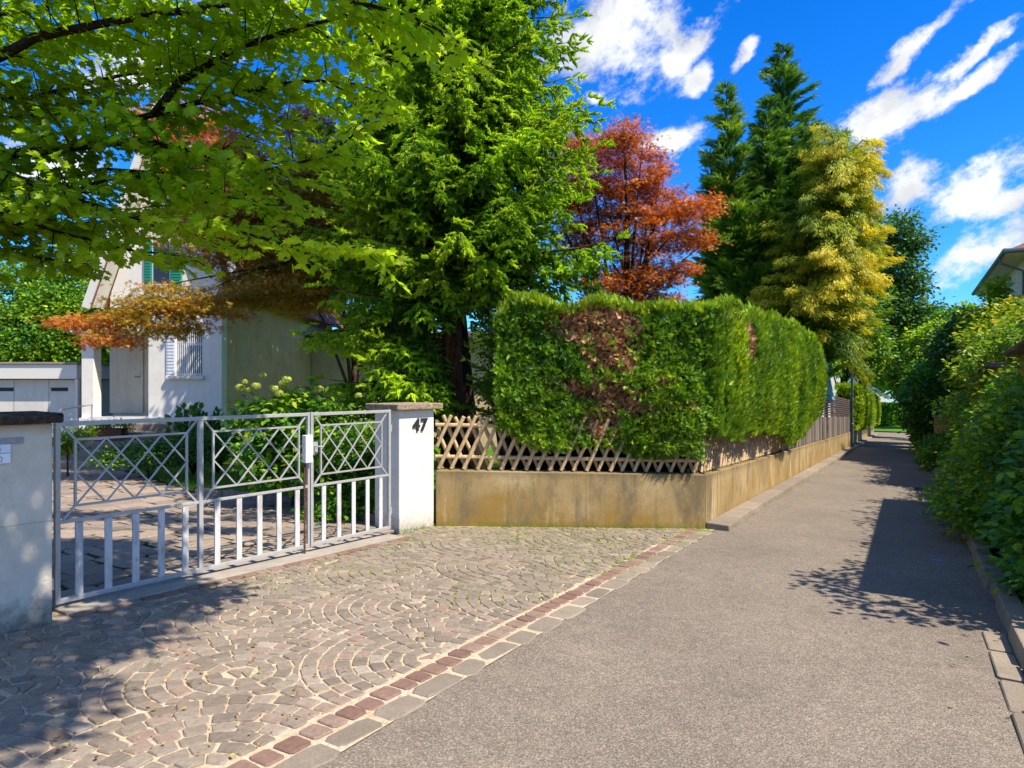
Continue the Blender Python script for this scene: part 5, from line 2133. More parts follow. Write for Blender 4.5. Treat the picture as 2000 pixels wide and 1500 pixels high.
# left background trees behind the garage
for k, (px, py, rx, rz, Y, lab) in enumerate(((30, 600, 90, 90, 27, 'dense leafy tree behind the garage, at the left border of the view'), (150, 560, 75, 80, 28, 'dense leafy tree behind the garage, close to the white house'), (-120, 560, 90, 110, 27, 'leafy tree behind the garage mostly beyond the left border'), (230, 620, 50, 60, 31, 'slim leafy tree behind the porch of the white house'))):
    tb = Vector((X(px, Y), Y, gz(X(px, Y), Y)))
    broad_tree('garden_tree', tb, P(px, py, Y), pblobs([(px, py - 10, Y, rx, rz), (px - rx * .5, py + rz * .7, Y - 1, rx * .75, rz * .8), (px + rx * .5, py + rz * .7, Y - 1, rx * .75, rz * .8), (px, py + rz * 1.5, Y - 1, rx, rz * .6)], 1.6),
               'leaf', M['shrub'], 330, 60, 0.5, 0.17, lab, r0=0.2, seed=80 + k, group='trees behind the garage', tint=(0.62, 0.18), shell=0.4)

# ---------------------------------------------------------------- thuja hedges
def hedge_surface(n, pathpts, hb_f, ht_f, bulge_f, rng, patch=None):
    """random points on the face of a hedge that follows pathpts (xy), from hb to ht above ground"""
    seg = [(a, b, (b - a).length) for a, b in zip(pathpts, pathpts[1:])]
    tot = sum(s[2] for s in seg)
    u = rng.random(n) * tot
    pos, nor, hh, uu = [], [], [], []
    for x in u:
        x0 = x
        for a, b, l in seg:
            if x <= l:
                break
            x -= l
        d = (b - a) / l
        nn = Vector((d.y, -d.x, 0))
        p = a + d * x
        f = rng.random()
        hb, ht = hb_f(x0), ht_f(x0)
        h = hb + (ht - hb) * f
        off = bulge_f(x0, f)
        q = p + nn * off
        pos.append((q.x, q.y, gz(q.x, q.y) + h))
        nor.append((nn.x, nn.y, 0))
        hh.append(f)
        uu.append(x0)
    return np.array(pos), np.array(nor), np.array(hh), np.array(uu)


hedge = thing('thuja_hedge', (1.2, 9.0, gz(1.2, 9.0)), 'tall clipped green thuja hedge with a brown dead patch, at the corner', 'hedge')
HA = Vector((-0.20, 8.50, 0))
HB = Vector((2.42, 8.56, 0))
HC = C0 + LD * 0.22 + LN * 0.06
HD = C0 + LD * 12.4 + LN * 0.10
LF = (HB - HA).length
LC = (HC - HB).length
LS = (HD - HC).length
path = [HA, HB, HC, HD]


def rid(x):
    return 0.07 * abs(math.sin(x * 4.1 + 0.7 * math.sin(x * 1.7))) + 0.05 * math.sin(x * 9.3 + 1) * math.sin(x * 2.3)


def h_bot(x):
    if x < LF:
        return 0.95 + 0.27 * max(0, 0.35 - x) / 0.35 + 0.04 * math.sin(x * 6) + 0.06 * math.sin(x * 2.1)
    s = x - LF - LC
    v = np.interp(s, [0, 1.5, 3.2, 4.5, 5.3, 6.5, 8.5, 10.5, 12.2], [1.12, 1.18, 1.15, 1.1, 0.86, 0.93, 1.22, 1.5, 2.0])
    return v + 0.05 * math.sin(x * 5)


def h_top(x):
    if x < LF:
        return 2.80 + 0.03 * math.sin(x * 5) - 0.15 * max(0, 0.2 - x) / 0.2
    s = x - LF - LC
    return float(np.interp(s, [0, 2, 4.5, 8.5, 10.5, 11.6, 12.3], [2.84, 2.98, 3.18, 3.30, 3.24, 3.05, 2.6])) + 0.03 * math.sin(x * 6)


def h_bulge(x, f):
    edge = 0.08 * (max(0.0, f - 0.94) / 0.06) ** 2
    if x < LF:
        return 0.14 + 0.10 * math.sin(math.pi * min(1, f * 1.2 + 0.1)) * 0.6 + 0.05 * math.sin(x * 3.1 + f * 5) - edge
    s = x - LF - LC
    taper = 0.35 * max(0.0, s - 10.3) / 2.0
    return 0.12 + rid(x) + 0.12 * math.sin(math.pi * f) * min(1, s / 2) - edge - taper


def sxz(px, py):
    Y = 8.45
    return X(px, Y) - HA.x, Z(py, Y)


DEAD = [(1125, 640, 50, 38), (1195, 655, 58, 50), (1160, 612, 82, 24), (1215, 625, 38, 34), (1170, 700, 36, 34), (1150, 765, 58, 20), (1205, 775, 48, 34), (1175, 830, 36, 36), (1215, 705, 34, 30), (1100, 750, 30, 10), (1300, 745, 26, 7), (1340, 790, 30, 7), (1250, 800, 30, 12)]


rngd = np.random.default_rng(5)


def dead_mask(pos, uu):
    m = np.zeros(len(pos), bool)
    for px, py, rx, rz in DEAD:
        s, z = sxz(px, py)
        a, b_ = rx / F * 8.45, rz / F * 8.45
        wob = 0.35 * np.sin(uu * 23 + pos[:, 2] * 11) + 0.25 * np.sin(uu * 51 - pos[:, 2] * 37) + rngd.normal(size=len(pos)) * 0.45
        m |= (((uu - s) / a) ** 2 + ((pos[:, 2] - z) / b_) ** 2 < 1 + wob) & (uu < LF)
    # thin brown strip round the corner
    s = uu - LF - LC
    m |= (np.abs(s - 1.35 - 0.05 * np.sin(pos[:, 2] * 9)) < 0.33) & (pos[:, 2] > 1.82) & (pos[:, 2] < 2.38)
    return m


rng_ = np.random.default_rng(91)
Nf = 78000
pos, nor, ff, uu = hedge_surface(Nf, path, h_bot, h_top, h_bulge, rng_)
side = uu > LF + LC * 0.5
dead = dead_mask(pos, uu)
depth = rng_.random(Nf) ** 1.5 * 0.16
# clumped relief: tufts stand out, gaps lie deeper
rel = 0.5 + 0.5 * np.sin(uu * 11 + 3 * np.sin(pos[:, 2] * 6 + uu * 2)) * np.sin(pos[:, 2] * 9 + 2 * np.sin(uu * 5))
depth += np.where(side, 0.04, 0.11) * rel
pos = pos - nor * depth[:, None]
pos[dead] -= nor[dead] * 0.07
d = nor * np.where(side, 0.55, 0.9)[:, None] + rng_.normal(size=(Nf, 3)) * np.where(side, 0.35, 0.75)[:, None] + np.array([0, 0, 1.0]) * np.where(side, 1.0, 0.30)[:, None]
up = nor + rng_.normal(size=(Nf, 3)) * 0.45
tint = 0.44 + 0.15 * np.sin(uu * 2.3) * np.sin(pos[:, 2] * 2 + uu) + rng_.normal(0, 0.16, Nf) + np.where(side, 0.12, 0)
tint += np.where(side & (np.sin(uu * 4.1 + 0.5) > 0.75), 0.13, 0)
gd = ~dead
foliage('foliage', 'frond', pos[gd], d[gd], up[gd], (0.096 * rng_.uniform(0.7, 1.3, Nf))[gd], tint[gd], M['thuja'], hedge)
dp = pos[dead]
foliage('dead_foliage', 'frond', dp, d[dead] + rng_.normal(size=(len(dp), 3)) * 0.5, up[dead], 0.10 * rng_.uniform(0.6, 1.3, len(dp)), rng_.normal(0.5, 0.25, len(dp)), M['deadthuja'], hedge)
# flat top with upright fresh shoots
Nt = 22000
u = rng_.random(Nt) * (LF + LC + LS)
tp, td = [], []
for x0 in u:
    x = x0
    for a, b in zip(path, path[1:]):
        l = (b - a).length
        if x <= l:
            break
        x -= l
    dd = (b - a) / l
    nn = Vector((dd.y, -dd.x, 0))
    back = rng_.random() * 0.95
    q = a + dd * x - nn * back + nn * (h_bulge(x0, 0.93) - 0.02)
    tp.append((q.x, q.y, gz(q.x, q.y) + h_top(x0) + 0.04 * math.sin(q.x * 7) + rng_.normal() * 0.03))
tp = np.array(tp)
td = rng_.normal(size=(Nt, 3)) * 0.35 + np.array([0, 0, 1.0])
foliage('top_shoots', 'frond', tp, td, rng_.normal(size=(Nt, 3)), 0.11 * rng_.uniform(0.6, 1.3, Nt), rng_.normal(0.72, 0.15, Nt), M['thuja'], hedge)
# dark twiggy inside, carried low: its dark colour stands for shade behind the fence
mb = MB()
pts_in = [HA + Vector((0.12, 0.0, 0)), HB, HC, C0 + LD * 11.9]
full = []
for a, b in zip(pts_in, pts_in[1:]):
    l = (b - a).length
    n = max(2, int(l / 0.3))
    for i in range(n + (1 if b is pts_in[-1] else 0)):
        full.append(a.lerp(b, i / n))
rows = []
acc = 0.0
for i, p in enumerate(full):
    if i:
        acc += (p - full[i - 1]).length
    a = full[max(0, i - 1)]
    b = full[min(len(full) - 1, i + 1)]
    dd = (b - a).normalized()
    nn = Vector((dd.y, -dd.x, 0))
    g0 = gz(p.x, p.y)
    hb, ht = (0.5 if acc < LF + 4 else 0.8), h_top(acc) - 0.10
    o1 = -0.20
    o2 = -0.85
    rows.append([Vector((p.x, p.y, g0 + hb)) + nn * o1, Vector((p.x, p.y, g0 + ht)) + nn * o1, Vector((p.x, p.y, g0 + ht)) + nn * o2, Vector((p.x, p.y, g0 + hb)) + nn * o2])
vs = [v for r in rows for v in r]
fs = []
for i in range(len(rows) - 1):
    for k in range(4):
        fs.append((i * 4 + k, i * 4 + (k + 1) % 4, (i + 1) * 4 + (k + 1) % 4, (i + 1) * 4 + k))
fs += [(3, 2, 1, 0), tuple((len(rows) - 1) * 4 + k for k in range(4))]
mb.add(vs, fs)
mb.build('inner_twigs', M['core'], hedge)
mb = MB()
for i in range(26):
    t = i / 25
    p = HA.lerp(HB, t * 0.97 + 0.02) + Vector((rng_.normal() * 0.05, 0.45 + rng_.normal() * 0.05, 0)) if i < 8 else C0 + LD * (0.5 + (i - 8) * 0.68) - LN * 0.45
    g0 = gz(p.x, p.y)
    mb = MB()
    mb.tube([(p.x, p.y, g0), (p.x + rng_.normal() * 0.05, p.y, g0 + 0.8), (p.x + rng_.normal() * 0.08, p.y, g0 + 1.6)], [0.04, 0.03, 0.02], 7)
    mb.build('stem', M['bark'], hedge)
# bare brown twigs inside the dead patch
mb = MB()
for i in range(170):
    px, py, rx, rz = DEAD[rng_.integers(len(DEAD))]
    s, z = sxz(px + rng_.normal() * rx * 0.45, py + rng_.normal() * rz * 0.45)
    p = Vector((HA.x + s, 8.47, z))
    a = rng_.uniform(0, math.pi)
    ln = rng_.uniform(0.08, 0.22)
    e = p + Vector((math.cos(a) * ln, -rng_.uniform(-0.03, 0.06), math.sin(a) * ln * 0.8 - 0.02))
    mb.tube([p + Vector((0, 0.05, 0)), p.lerp(e, 0.5) + Vector((0, 0, 0.01)), e], [0.006, 0.004, 0.002], 4)
tag(mb.build('dead_twigs', M['rust'], hedge), kind='stuff')


def simple_hedge(name, A, B, hb, ht, width, label, mat, density, size, seed, tint=(0.55, 0.16), kind='frond', ground=True, core=True, zb=None):
    rng = np.random.default_rng(seed)
    th = thing(name, A, label, 'hedge')
    d = (B - A)
    ln = d.length
    d.normalize()
    nn = Vector((d.y, -d.x, 0))
    base = lambda p: gz(p.x, p.y) if zb is None else zb
    mb = MB()
    q = [A - nn * 0.12, B - nn * 0.12, B - nn * (width - 0.12), A - nn * (width - 0.12)]
    mb.hexa([(p.x, p.y, base(p) + hb + 0.08) for p in q][::-1], [(p.x, p.y, base(p) + ht - 0.10) for p in q][::-1])
    mb.build('inner_twigs', M['core'], th)
    P_, D_, U_ = [], [], []

    def add(n, f):
        for _ in range(int(n)):
            p, nrm = f()
            P_.append(p)
            D_.append(np.array(nrm) * 0.6 + rng.normal(size=3) * 0.4 + np.array([0, 0, 0.9]))
            U_.append(np.array(nrm) + rng.normal(size=3) * 0.4)

    def face(side):
        def f():
            x, h = rng.random() * ln, rng.uniform(hb, ht)
            p = A + d * x + nn * ((0.06 * abs(math.sin(x * 3.7)) - rng.random() * 0.1) if side else -width)
            p = p + nn * (0.08 * math.sin(math.pi * (h - hb) / (ht - hb)))
            return (p.x, p.y, base(p) + h), nn * (1 if side else -1)
        return f

    def topf():
        x = rng.random() * ln
        p = A + d * x - nn * rng.random() * width
        return (p.x, p.y, base(p) + ht + rng.normal() * 0.05), Vector((0, 0, 1))

    def endf(e):
        def f():
            p = (A if e else B) - nn * rng.random() * width
            return (p.x, p.y, base(p) + rng.uniform(hb, ht)), d * (-1 if e else 1)
        return f
    add(density * ln * (ht - hb), face(True))
    add(density * ln * width, topf)
    add(density * width * (ht - hb), endf(True))
    add(density * width * (ht - hb) * 0.5, endf(False))
    n = len(P_)
    foliage('foliage', kind, np.array(P_), np.array(D_), np.array(U_), size * rng.uniform(0.7, 1.3, n), rng.normal(tint[0], tint[1], n), mat, th)
    return th


simple_hedge('thuja_hedge', L(26.0, 0.28), L(49.0, 0.28), 0.75, 2.75, 1.0, 'bright green clipped thuja hedge beyond the plank fence, further down the lane', M['thuja'], 230, 0.22, 101, (0.72, 0.16))
simple_hedge('boundary_hedge', Vector((X(1700, 67), 67, 0)), Vector((X(1840, 67), 67.5, 0)), 0.0, 2.45, 1.2, 'low dark straight hedge across the end of the lane behind the round headed tree', M['shrub'], 160, 0.30, 102, (0.4, 0.2), kind='leaf')

# ---------------------------------------------------------------- the overhanging maple at the left
rng_ = np.random.default_rng(17)
mt_base = Vector((-6.0, 5.2, gz(-6.0, 5.2)))
mt = thing('maple_tree', mt_base, 'large green maple whose branches overhang the gate from beyond the left border', 'tree')
BR = [
    [(-260, 190, 5.0), (-100, 150, 4.8), (0, 112, 4.6), (70, 72, 4.4), (230, 40, 4.2), (430, 10, 4.0), (620, -15, 3.9), (800, 30, 3.8), (880, 70, 3.8)],
    [(-260, 330, 5.0), (0, 303, 4.8), (140, 287, 4.7), (230, 240, 4.6), (300, 224, 4.5), (430, 188, 4.4), (600, 155, 4.3), (700, 165, 4.2)],
    [(300, 224, 4.5), (350, 160, 4.4), (460, 95, 4.3), (560, 60, 4.2), (700, 25, 4.1), (790, 60, 4.0)],
    [(-260, 300, 4.9), (0, 330, 4.5), (90, 372, 4.4), (190, 402, 4.35), (290, 436, 4.3), (360, 446, 4.25), (450, 448, 4.2), (560, 478, 4.15), (680, 486, 4.1), (740, 492, 4.1)],
    [(140, 287, 4.7), (280, 273, 4.5), (420, 308, 4.3), (530, 335, 4.2), (640, 300, 4.1), (710, 250, 4.1)],
    [(-260, 400, 4.9), (-50, 425, 4.7), (70, 442, 4.6), (160, 465, 4.5), (260, 490, 4.4), (340, 498, 4.35)],
    [(-260, 180, 5.3), (60, 190, 5.1), (220, 150, 5.0), (400, 120, 4.8), (560, 170, 4.7), (660, 215, 4.6)],
    [(-200, 60, 5.0), (100, 10, 4.8), (300, -40, 4.6), (560, -90, 4.4), (760, -60, 4.3)],
    [(-200, 250, 5.6), (80, 225, 5.4), (240, 180, 5.3), (420, 90, 5.1), (600, 60, 5.0), (740, 110, 4.9)],
    [(-260, 390, 5.6), (0, 400, 5.3), (120, 440, 5.1), (230, 430, 5.0), (380, 400, 4.9), (480, 380, 4.8)],
    [(-260, 350, 5.3), (60, 360, 5.1), (200, 330, 5.0), (360, 340, 4.9), (470, 270, 4.8), (560, 240, 4.7)],
    [(-200, -40, 4.6), (100, -80, 4.3), (350, -120, 4.0), (640, -160, 3.8), (900, -140, 3.6)],
    [(-260, 480, 5.2), (-60, 480, 4.9), (60, 500, 4.8), (150, 515, 4.7)],
    [(-260, 430, 4.6), (40, 415, 4.5), (200, 350, 4.4), (300, 345, 4.35), (400, 375, 4.3), (520, 400, 4.2)],
    [(-260, 100, 5.6), (100, 90, 5.3), (320, 70, 5.1), (520, 20, 4.9), (700, 100, 4.8)],
]
WB = [[Vector(P(*q)) for q in br] for br in BR]
# upper boughs, above the frame: they throw the dappled shade on the paving
tg_ = [G(*q) for q in ((60, 1250), (60, 1400), (150, 1290), (230, 1220), (330, 1170), (400, 1150), (120, 1180), (40, 1470), (290, 1240), (180, 1350), (420, 1090), (130, 1110), (210, 1060), (300, 1070), (380, 1020), (250, 1000), (150, 1010), (470, 1040), (330, 950), (560, 1010))]
tg_ += [Vector((-3.2, 4.2, 0.3)), Vector((-3.1, 4.3, 0.9)), Vector((-3.4, 4.0, 0.7))]
for T_ in tg_ + tg_ + [G(200, 1110), G(260, 1060), G(140, 1060), G(340, 1010), G(460, 1000), G(30, 1330), G(100, 1300)]:
    for tries in range(30):
        hh_ = rng_.uniform(5.2, 6.8)
        e = T_ + SUN_DIR * (hh_ / SUN_DIR.z) + Vector((rng_.normal() * 0.2, rng_.normal() * 0.2, 0))
        if e.z - EYE > 0.63 * e.y + 0.3:
            break
    else:
        continue
    s = Vector((-5.6, 5.0, rng_.uniform(4.6, 6.0)))
    WB.append([s, s.lerp(e, 0.33) + Vector((0, 0, 0.7)), s.lerp(e, 0.7) + Vector((0, 0, 0.4)), e])
trunkmb = MB()
trunkmb.tube([mt_base, mt_base + Vector((0.1, -0.1, 1.6)), mt_base + Vector((0.15, -0.1, 2.8)), mt_base + Vector((0.4, -0.3, 4.4)), mt_base + Vector((0.6, -0.6, 6.2)), mt_base + Vector((0.7, -0.8, 8))], [0.30, 0.24, 0.22, 0.18, 0.12, 0.05], 12)
lp_, ld_, lu_, lt_, ls_ = [], [], [], [], []


def resample(pts, step):
    out = []
    for a, b in zip(pts, pts[1:]):
        n = max(1, int((b - a).length / step))
        for i in range(n):
            out.append(a.lerp(b, i / n))
    out.append(pts[-1])
    return out


for bi, br in enumerate(WB):
    over = bi >= len(BR)
    start = mt_base + Vector((0.2, -0.15, max(1.6, min(6.0, br[0].z - mt_base.z - 0.5))))
    root = [start] if bi not in (2, 4) else []
    pts = resample(root + br, 0.075)
    n = len(pts)
    r_b = 0.055 if bi in (0, 1) else 0.03
    trunkmb.tube(pts[::2] + [pts[-1]], [max(0.004, r_b * (1 - 0.9 * i / (n / 2 + 1))) for i in range(len(pts[::2]) + 1)], 6)
    lsz = 1.25 if over else 1.0
    k0 = 0 if bi in (2, 4) else int(n * 0.12)
    if over:
        k0 = max(0, n - 11)
    for i in range(k0, n, 1):
        tg = (pts[min(n - 1, i + 1)] - pts[max(0, i - 1)])
        if tg.length < 1e-5:
            continue
        tg.normalize()
        sdv = tg.cross(Vector((0, 0, 1))).normalized()
        for sg in (-1, 1):
            if rng_.random() < 0.28:
                continue
            an = rng_.uniform(0.5, 1.1)
            dv = (tg * math.cos(an) + sdv * sg * math.sin(an) + Vector((0, 0, rng_.normal() * 0.22 - 0.04))).normalized()
            tl = rng_.uniform(0.22, 0.62) * (1.0 if i < n * 0.8 else 0.6)
            e = pts[i] + dv * tl + Vector((0, 0, -0.08 * tl))
            if not over:
                trunkmb.tube([pts[i], pts[i].lerp(e, 0.5) + Vector((0, 0, 0.02)), e], [0.005, 0.0035, 0.0015], 4, cap=False)
            m = int(tl / (0.044 if not over else 0.062))
            ct = rng_.normal() * 0.10
            for j in range(m + 1):
                q = pts[i].lerp(e, (j + 0.6) / (m + 1))
                for s2_ in (-1, 1):
                    l2 = dv.cross(Vector((0, 0, 1))).normalized() * s2_
                    dd = dv * 0.6 + l2 * 0.9 + Vector((rng_.normal(), rng_.normal(), rng_.normal())) * 0.35 + Vector((0, 0, -0.45))
                    lp_.append(np.array(q) + np.array(l2) * 0.03)
                    ls_.append(lsz)
                    ld_.append(np.array(dd))
                    lu_.append(np.array([rng_.normal() * 0.55, rng_.normal() * 0.55 - 0.25, 1.0]))
                    xp = q.x / q.y if q.y > 0.5 else 0
                    lt_.append(0.42 + 0.28 * max(0, min(1, (xp + 0.45) / 0.3)) + ct + rng_.normal() * 0.13)
trunkmb.build('trunk', M['twig'], mt, smooth=True)
lp_, ld_, lu_, lt_ = map(np.array, (lp_, ld_, lu_, lt_))
foliage('crown', 'maple', lp_, ld_, lu_, 0.057 * np.array(ls_) * rng_.uniform(0.65, 1.35, len(lp_)), lt_, M['maple'], mt)
print('maple leaves', len(lp_))

# ---------------------------------------------------------------- right-hand shrubs, climber and trees
def lblobs(L_):
    out = []
    for t, w, h, rt, rw, rh in L_:
        p = L(t, w, h)
        # ellipsoid radii are in x, y: turn by using the larger of both
        out.append((p, (rt * 0.51 + rw * 0.86, rt * 0.86 + rw * 0.51, rh)))
    return out


def shrub(name, foot, top, bl, label, mat, nclump, nleaf, rc, size, seed, **kw):
    return broad_tree(name, foot, top, bl, kw.pop('kind', 'leaf'), mat, nclump, nleaf, rc, size, label, cat='shrub', seed=seed, **kw)


def line_blobs(t0, t1, n, wf, hf, rw, rh, rng):
    out = []
    for i in range(n):
        t = t0 + (t1 - t0) * (i + 0.5) / n
        for h0 in hf:
            k_ = min(1.0, max(0.12, (t + 4.2) / 2.4)) if t < 0 else 1.0
            out.append((t + rng.normal() * 0.1, wf(h0) + rng.normal() * 0.06 + (1 - k_) * 0.25, (h0 + rng.normal() * 0.05) * k_, (t1 - t0) / n * 0.35, rw, rh * max(0.4, k_)))
    return out


rg = np.random.default_rng(200)
# dark glossy shrub nearest the viewer
bl = line_blobs(-4.4, 0.8, 9, lambda h: 3.10 + 0.34 * h, (0.3, 0.65, 1.0, 1.3, 1.6), 0.20, 0.26, rg)
shrub('evergreen_shrub', L(-2, 3.3), L(-2, 3.4, 1.2), lblobs(bl), 'dark glossy evergreen shrub spilling over the right kerb, nearest the viewer', M['shrub'], 700, 38, 0.20, 0.085, 201, r0=0.05, tint=(0.42, 0.2), shell=0.3, nlimb=60)
bl = line_blobs(0.6, 5.0, 8, lambda h: 2.86 + 0.44 * h, (0.28, 0.65, 1.0, 1.35, 1.7), 0.24, 0.26, rg)
shrub('privet_shrub', L(3, 3.3), L(3, 3.4, 1.3), lblobs(bl), 'bright green leafy shrub against the garages, its lowest twigs reaching over the lane', M['brightshrub'], 700, 40, 0.22, 0.082, 202, r0=0.05, tint=(0.42, 0.22), shell=0.3, nlimb=60)
bl = line_blobs(5.4, 10.6, 8, lambda h: 3.45 + 0.25 * h, (0.35, 0.75, 1.1, 1.45), 0.30, 0.32, rg)
shrub('hornbeam_shrub', L(8, 3.8), L(8, 3.8, 1.4), lblobs(bl), 'yellow green shrub with long fresh shoots between the two overgrown garages', M['brightshrub'], 560, 36, 0.26, 0.095, 203, r0=0.05, tint=(0.52, 0.22), shell=0.3, nlimb=60)
# climber lying over the near garage roof, with upright shoots
bl = [(t, w, 2.72 + 0.1 * rg.random(), 0.7, 0.4, 0.2) for t in np.arange(-1.6, 5, 0.9) for w in (4.3, 5.3)] + [(-1.7, 3.75, 2.85, 0.16, 0.2, 0.22), (4.9, 3.95, 2.35, 0.3, 0.25, 0.35), (4.9, 4.6, 2.3, 0.3, 0.4, 0.45), (5.1, 5.4, 2.4, 0.25, 0.5, 0.4), (7.6, 4.2, 2.3, 0.2, 0.4, 0.4), (7.6, 5.2, 2.3, 0.2, 0.5, 0.4), (-2.1, 3.7, 3.1, 0.14, 0.16, 0.26), (-2.4, 3.85, 2.7, 0.2, 0.2, 0.3), (-2.8, 3.9, 2.3, 0.2, 0.2, 0.3)]
shrub('roof_climber', L(2, 4.6, 2.4), L(2, 4.6, 2.7), lblobs(bl), 'leafy climber lying over the roof of the nearest garage', M['ivy'], 260, 36, 0.22, 0.09, 204, r0=0.03, tint=(0.5, 0.2), nlimb=20)
# tall masses behind: climber on the far garage, trees in the gardens
bl = [(t, w, h, 0.8, 0.5, 0.5) for t in (8.5, 10, 11.5, 13, 14.4) for w, h in ((3.9, 1.6), (4.2, 2.6), (4.6, 3.2), (5.5, 3.4))]
shrub('wall_climber', L(11, 4.2), L(11, 4.4, 2.0), lblobs(bl), 'dense climber with orange tinged leaves covering the further garage', M['ivy'], 420, 50, 0.34, 0.12, 205, r0=0.06, tint=(0.5, 0.22), nlimb=30)
k = 0
for px, py, Y, rx, rz, mm, tn, lab in (
        (1905, 660, 24, 48, 45, 'oak', 0.4, 'dark blue green leafy tree right of the lane, in front of the villa corner'),
        (1975, 640, 19, 55, 42, 'ivy', 0.62, 'bright leafy tree below the balcony of the villa'),
        (1835, 690, 31, 42, 62, 'brightshrub', 0.55, 'yellow green tree overhanging the lane on the right, beyond the ochre pillar'),
        (1790, 700, 44, 34, 48, 'brightshrub', 0.6, 'fresh green tree on the right near the far end of the lane'),
        (1880, 640, 34, 50, 40, 'shrub', 0.6, 'mid green tree rising between the villa and the lane'),
        (1830, 760, 27, 28, 50, 'shrub', 0.35, 'dark leafy tree above the small white board')):
    b = Vector((X(px, Y), Y, gz(X(px, Y), Y)))
    broad_tree('garden_tree', b, P(px, py, Y), pblobs([(px, py - rz * .2, Y, rx * .8, rz * .8), (px - rx * .5, py + rz * .5, Y - 0.5, rx * .6, rz * .6), (px + rx * .5, py + rz * .45, Y, rx * .6, rz * .6), (px, py + rz * 1.2, Y, rx * .9, rz * .6)], 1.5),
               'leaf', M[mm], 260, 55, 0.42, 0.0065 * Y, lab, r0=0.12, seed=220 + k, tint=(tn, 0.2), group='trees right of the lane', nlimb=16)
    k += 1
# upright vine on the villa corner
vb = P(1946, 560, 20.5)
shrub('tall_vine', Vector((vb.x, vb.y, gz(vb.x, vb.y))), vb, pblobs([(1946, 560, 20.5, 10, 26), (1950, 600, 20.3, 20, 26), (1985, 600, 19.5, 26, 18)], 0.4), 'light green vine shoots climbing at the villa corner', M['brightshrub'], 70, 40, 0.24, 0.11, 230, r0=0.04, tint=(0.55, 0.2), nlimb=8)
# low plants along the right edge further on
for k, (t, w, h, r_, lab) in enumerate(((13.0, 3.2, 0.35, 0.45, 'low weedy plant at the right kerb before the ochre pillar'), (16.5, 3.1, 0.4, 0.5, 'low weedy plant at the right kerb just beside the ochre pillar'), (23.5, 3.2, 0.6, 0.6, 'low weedy plant at the right kerb beyond the ochre pillar'), (28.0, 3.3, 0.8, 0.8, 'low bushy plant at the right kerb before the small white board'), (39.0, 3.6, 1.2, 1.2, 'bushy plant at the right kerb past the small white board'))):
    shrub('verge_plant', L(t, w), L(t, w, h), lblobs([(t, w, h, r_ * 1.5, r_ * 0.5, r_)]), lab, M['shrub'], 60, 40, 0.22, 0.10 + 0.002 * t, 240 + k, r0=0.02, tint=(0.5, 0.2), nlimb=8, group='plants along the right kerb')

# ---------------------------------------------------------------- garden plants behind the gate
hy = P(575, 880, 9.6)
hyb = Vector((hy.x, hy.y, gz(hy.x, hy.y)))
ht_ = shrub('hydrangea_bush', hyb, P(575, 820, 9.6), pblobs([(520, 810, 9.6, 46, 34), (580, 800, 9.6, 50, 38), (640, 830, 9.6, 46, 50), (560, 880, 9.4, 80, 60), (650, 900, 9.2, 60, 60), (520, 900, 9.6, 40, 50)], 0.5), 'broad leaved hydrangea bush with lime green flower heads behind the gate', M['shrub'], 170, 26, 0.20, 0.12, 250, r0=0.04, tint=(0.6, 0.2), nlimb=24, droop=0.3)
for i, (px, py) in enumerate(((513, 733), (478, 746), (500, 754), (486, 762), (533, 758), (553, 749), (539, 760), (545, 768), (588, 764), (560, 741), (624, 760), (468, 757), (604, 790), (700, 772), (560, 900), (665, 930), (640, 960), (580, 845))):
    c = P(px, py, 9.1 + 0.5 * rg.random())
    n = 150
    u_ = unit_rand(n, rg)
    r_ = rg.uniform(0.055, 0.078)
    foliage('flower_head', 'leaf', vec(c) + u_ * r_ * np.array([1, 1, 0.72]) - u_ * 0.012, np.cross(u_, unit_rand(n, rg)), u_, 0.032, rg.normal(0.5, 0.2, n), M['flowerlime'], ht_)
gp2 = P(700, 930, 8.9)
shrub('viburnum_bush', Vector((gp2.x, gp2.y, gz(gp2.x, gp2.y))), P(700, 900, 8.9), pblobs([(690, 880, 9.0, 45, 50), (735, 890, 9.0, 32, 60), (690, 960, 8.6, 50, 40), (640, 1000, 8.6, 36, 18)], 0.4), 'dark green bush with pale buds behind the narrow gate leaf', M['shrub'], 150, 30, 0.17, 0.075, 251, r0=0.03, tint=(0.5, 0.25), nlimb=20)
for k, (px, py, Y, n, h, lab) in enumerate(((378, 815, 13.2, 120, 0.30, 'spiky upright laurel shrub before the white house wall, the taller of two'), (425, 825, 13.6, 90, 0.24, 'spiky upright laurel shrub at the white house corner'))):
    c = P(px, py, Y)
    foot = Vector((c.x, c.y, gz(c.x, c.y)))
    th = thing('laurel_shrub', foot, lab, 'shrub', 'laurel shrubs before the white house')
    P_, D_, T_ = [], [], []
    mb = MB()
    for i in range(16):
        a = rg.random() * 6.28
        r_ = rg.uniform(0, 0.42)
        zt_ = c.z + rg.uniform(-0.3, 0.25) * (1 - r_)
        s_ = Vector((c.x + math.cos(a) * r_, c.y + math.sin(a) * r_, zt_))
        mb.tube([foot, foot.lerp(s_, 0.5), s_], [0.012, 0.01, 0.005], 5)
        for j in range(16):
            P_.append(np.array(s_) - np.array([0, 0, 0.045 * j]))
            aa = rg.random() * 6.28
            D_.append(np.array([math.cos(aa) * 0.7, math.sin(aa) * 0.7, 1.0]))
            T_.append(0.35 + rg.normal() * 0.15)
    mb.build('stems', M['twig'], th)
    P_ = np.array(P_)
    foliage('foliage', 'leaf', P_, np.array(D_), unit_rand(len(P_), rg), 0.15 * rg.uniform(0.7, 1.2, len(P_)), np.array(T_), M['shrub'], th)
cv = P(290, 890, 12.4)
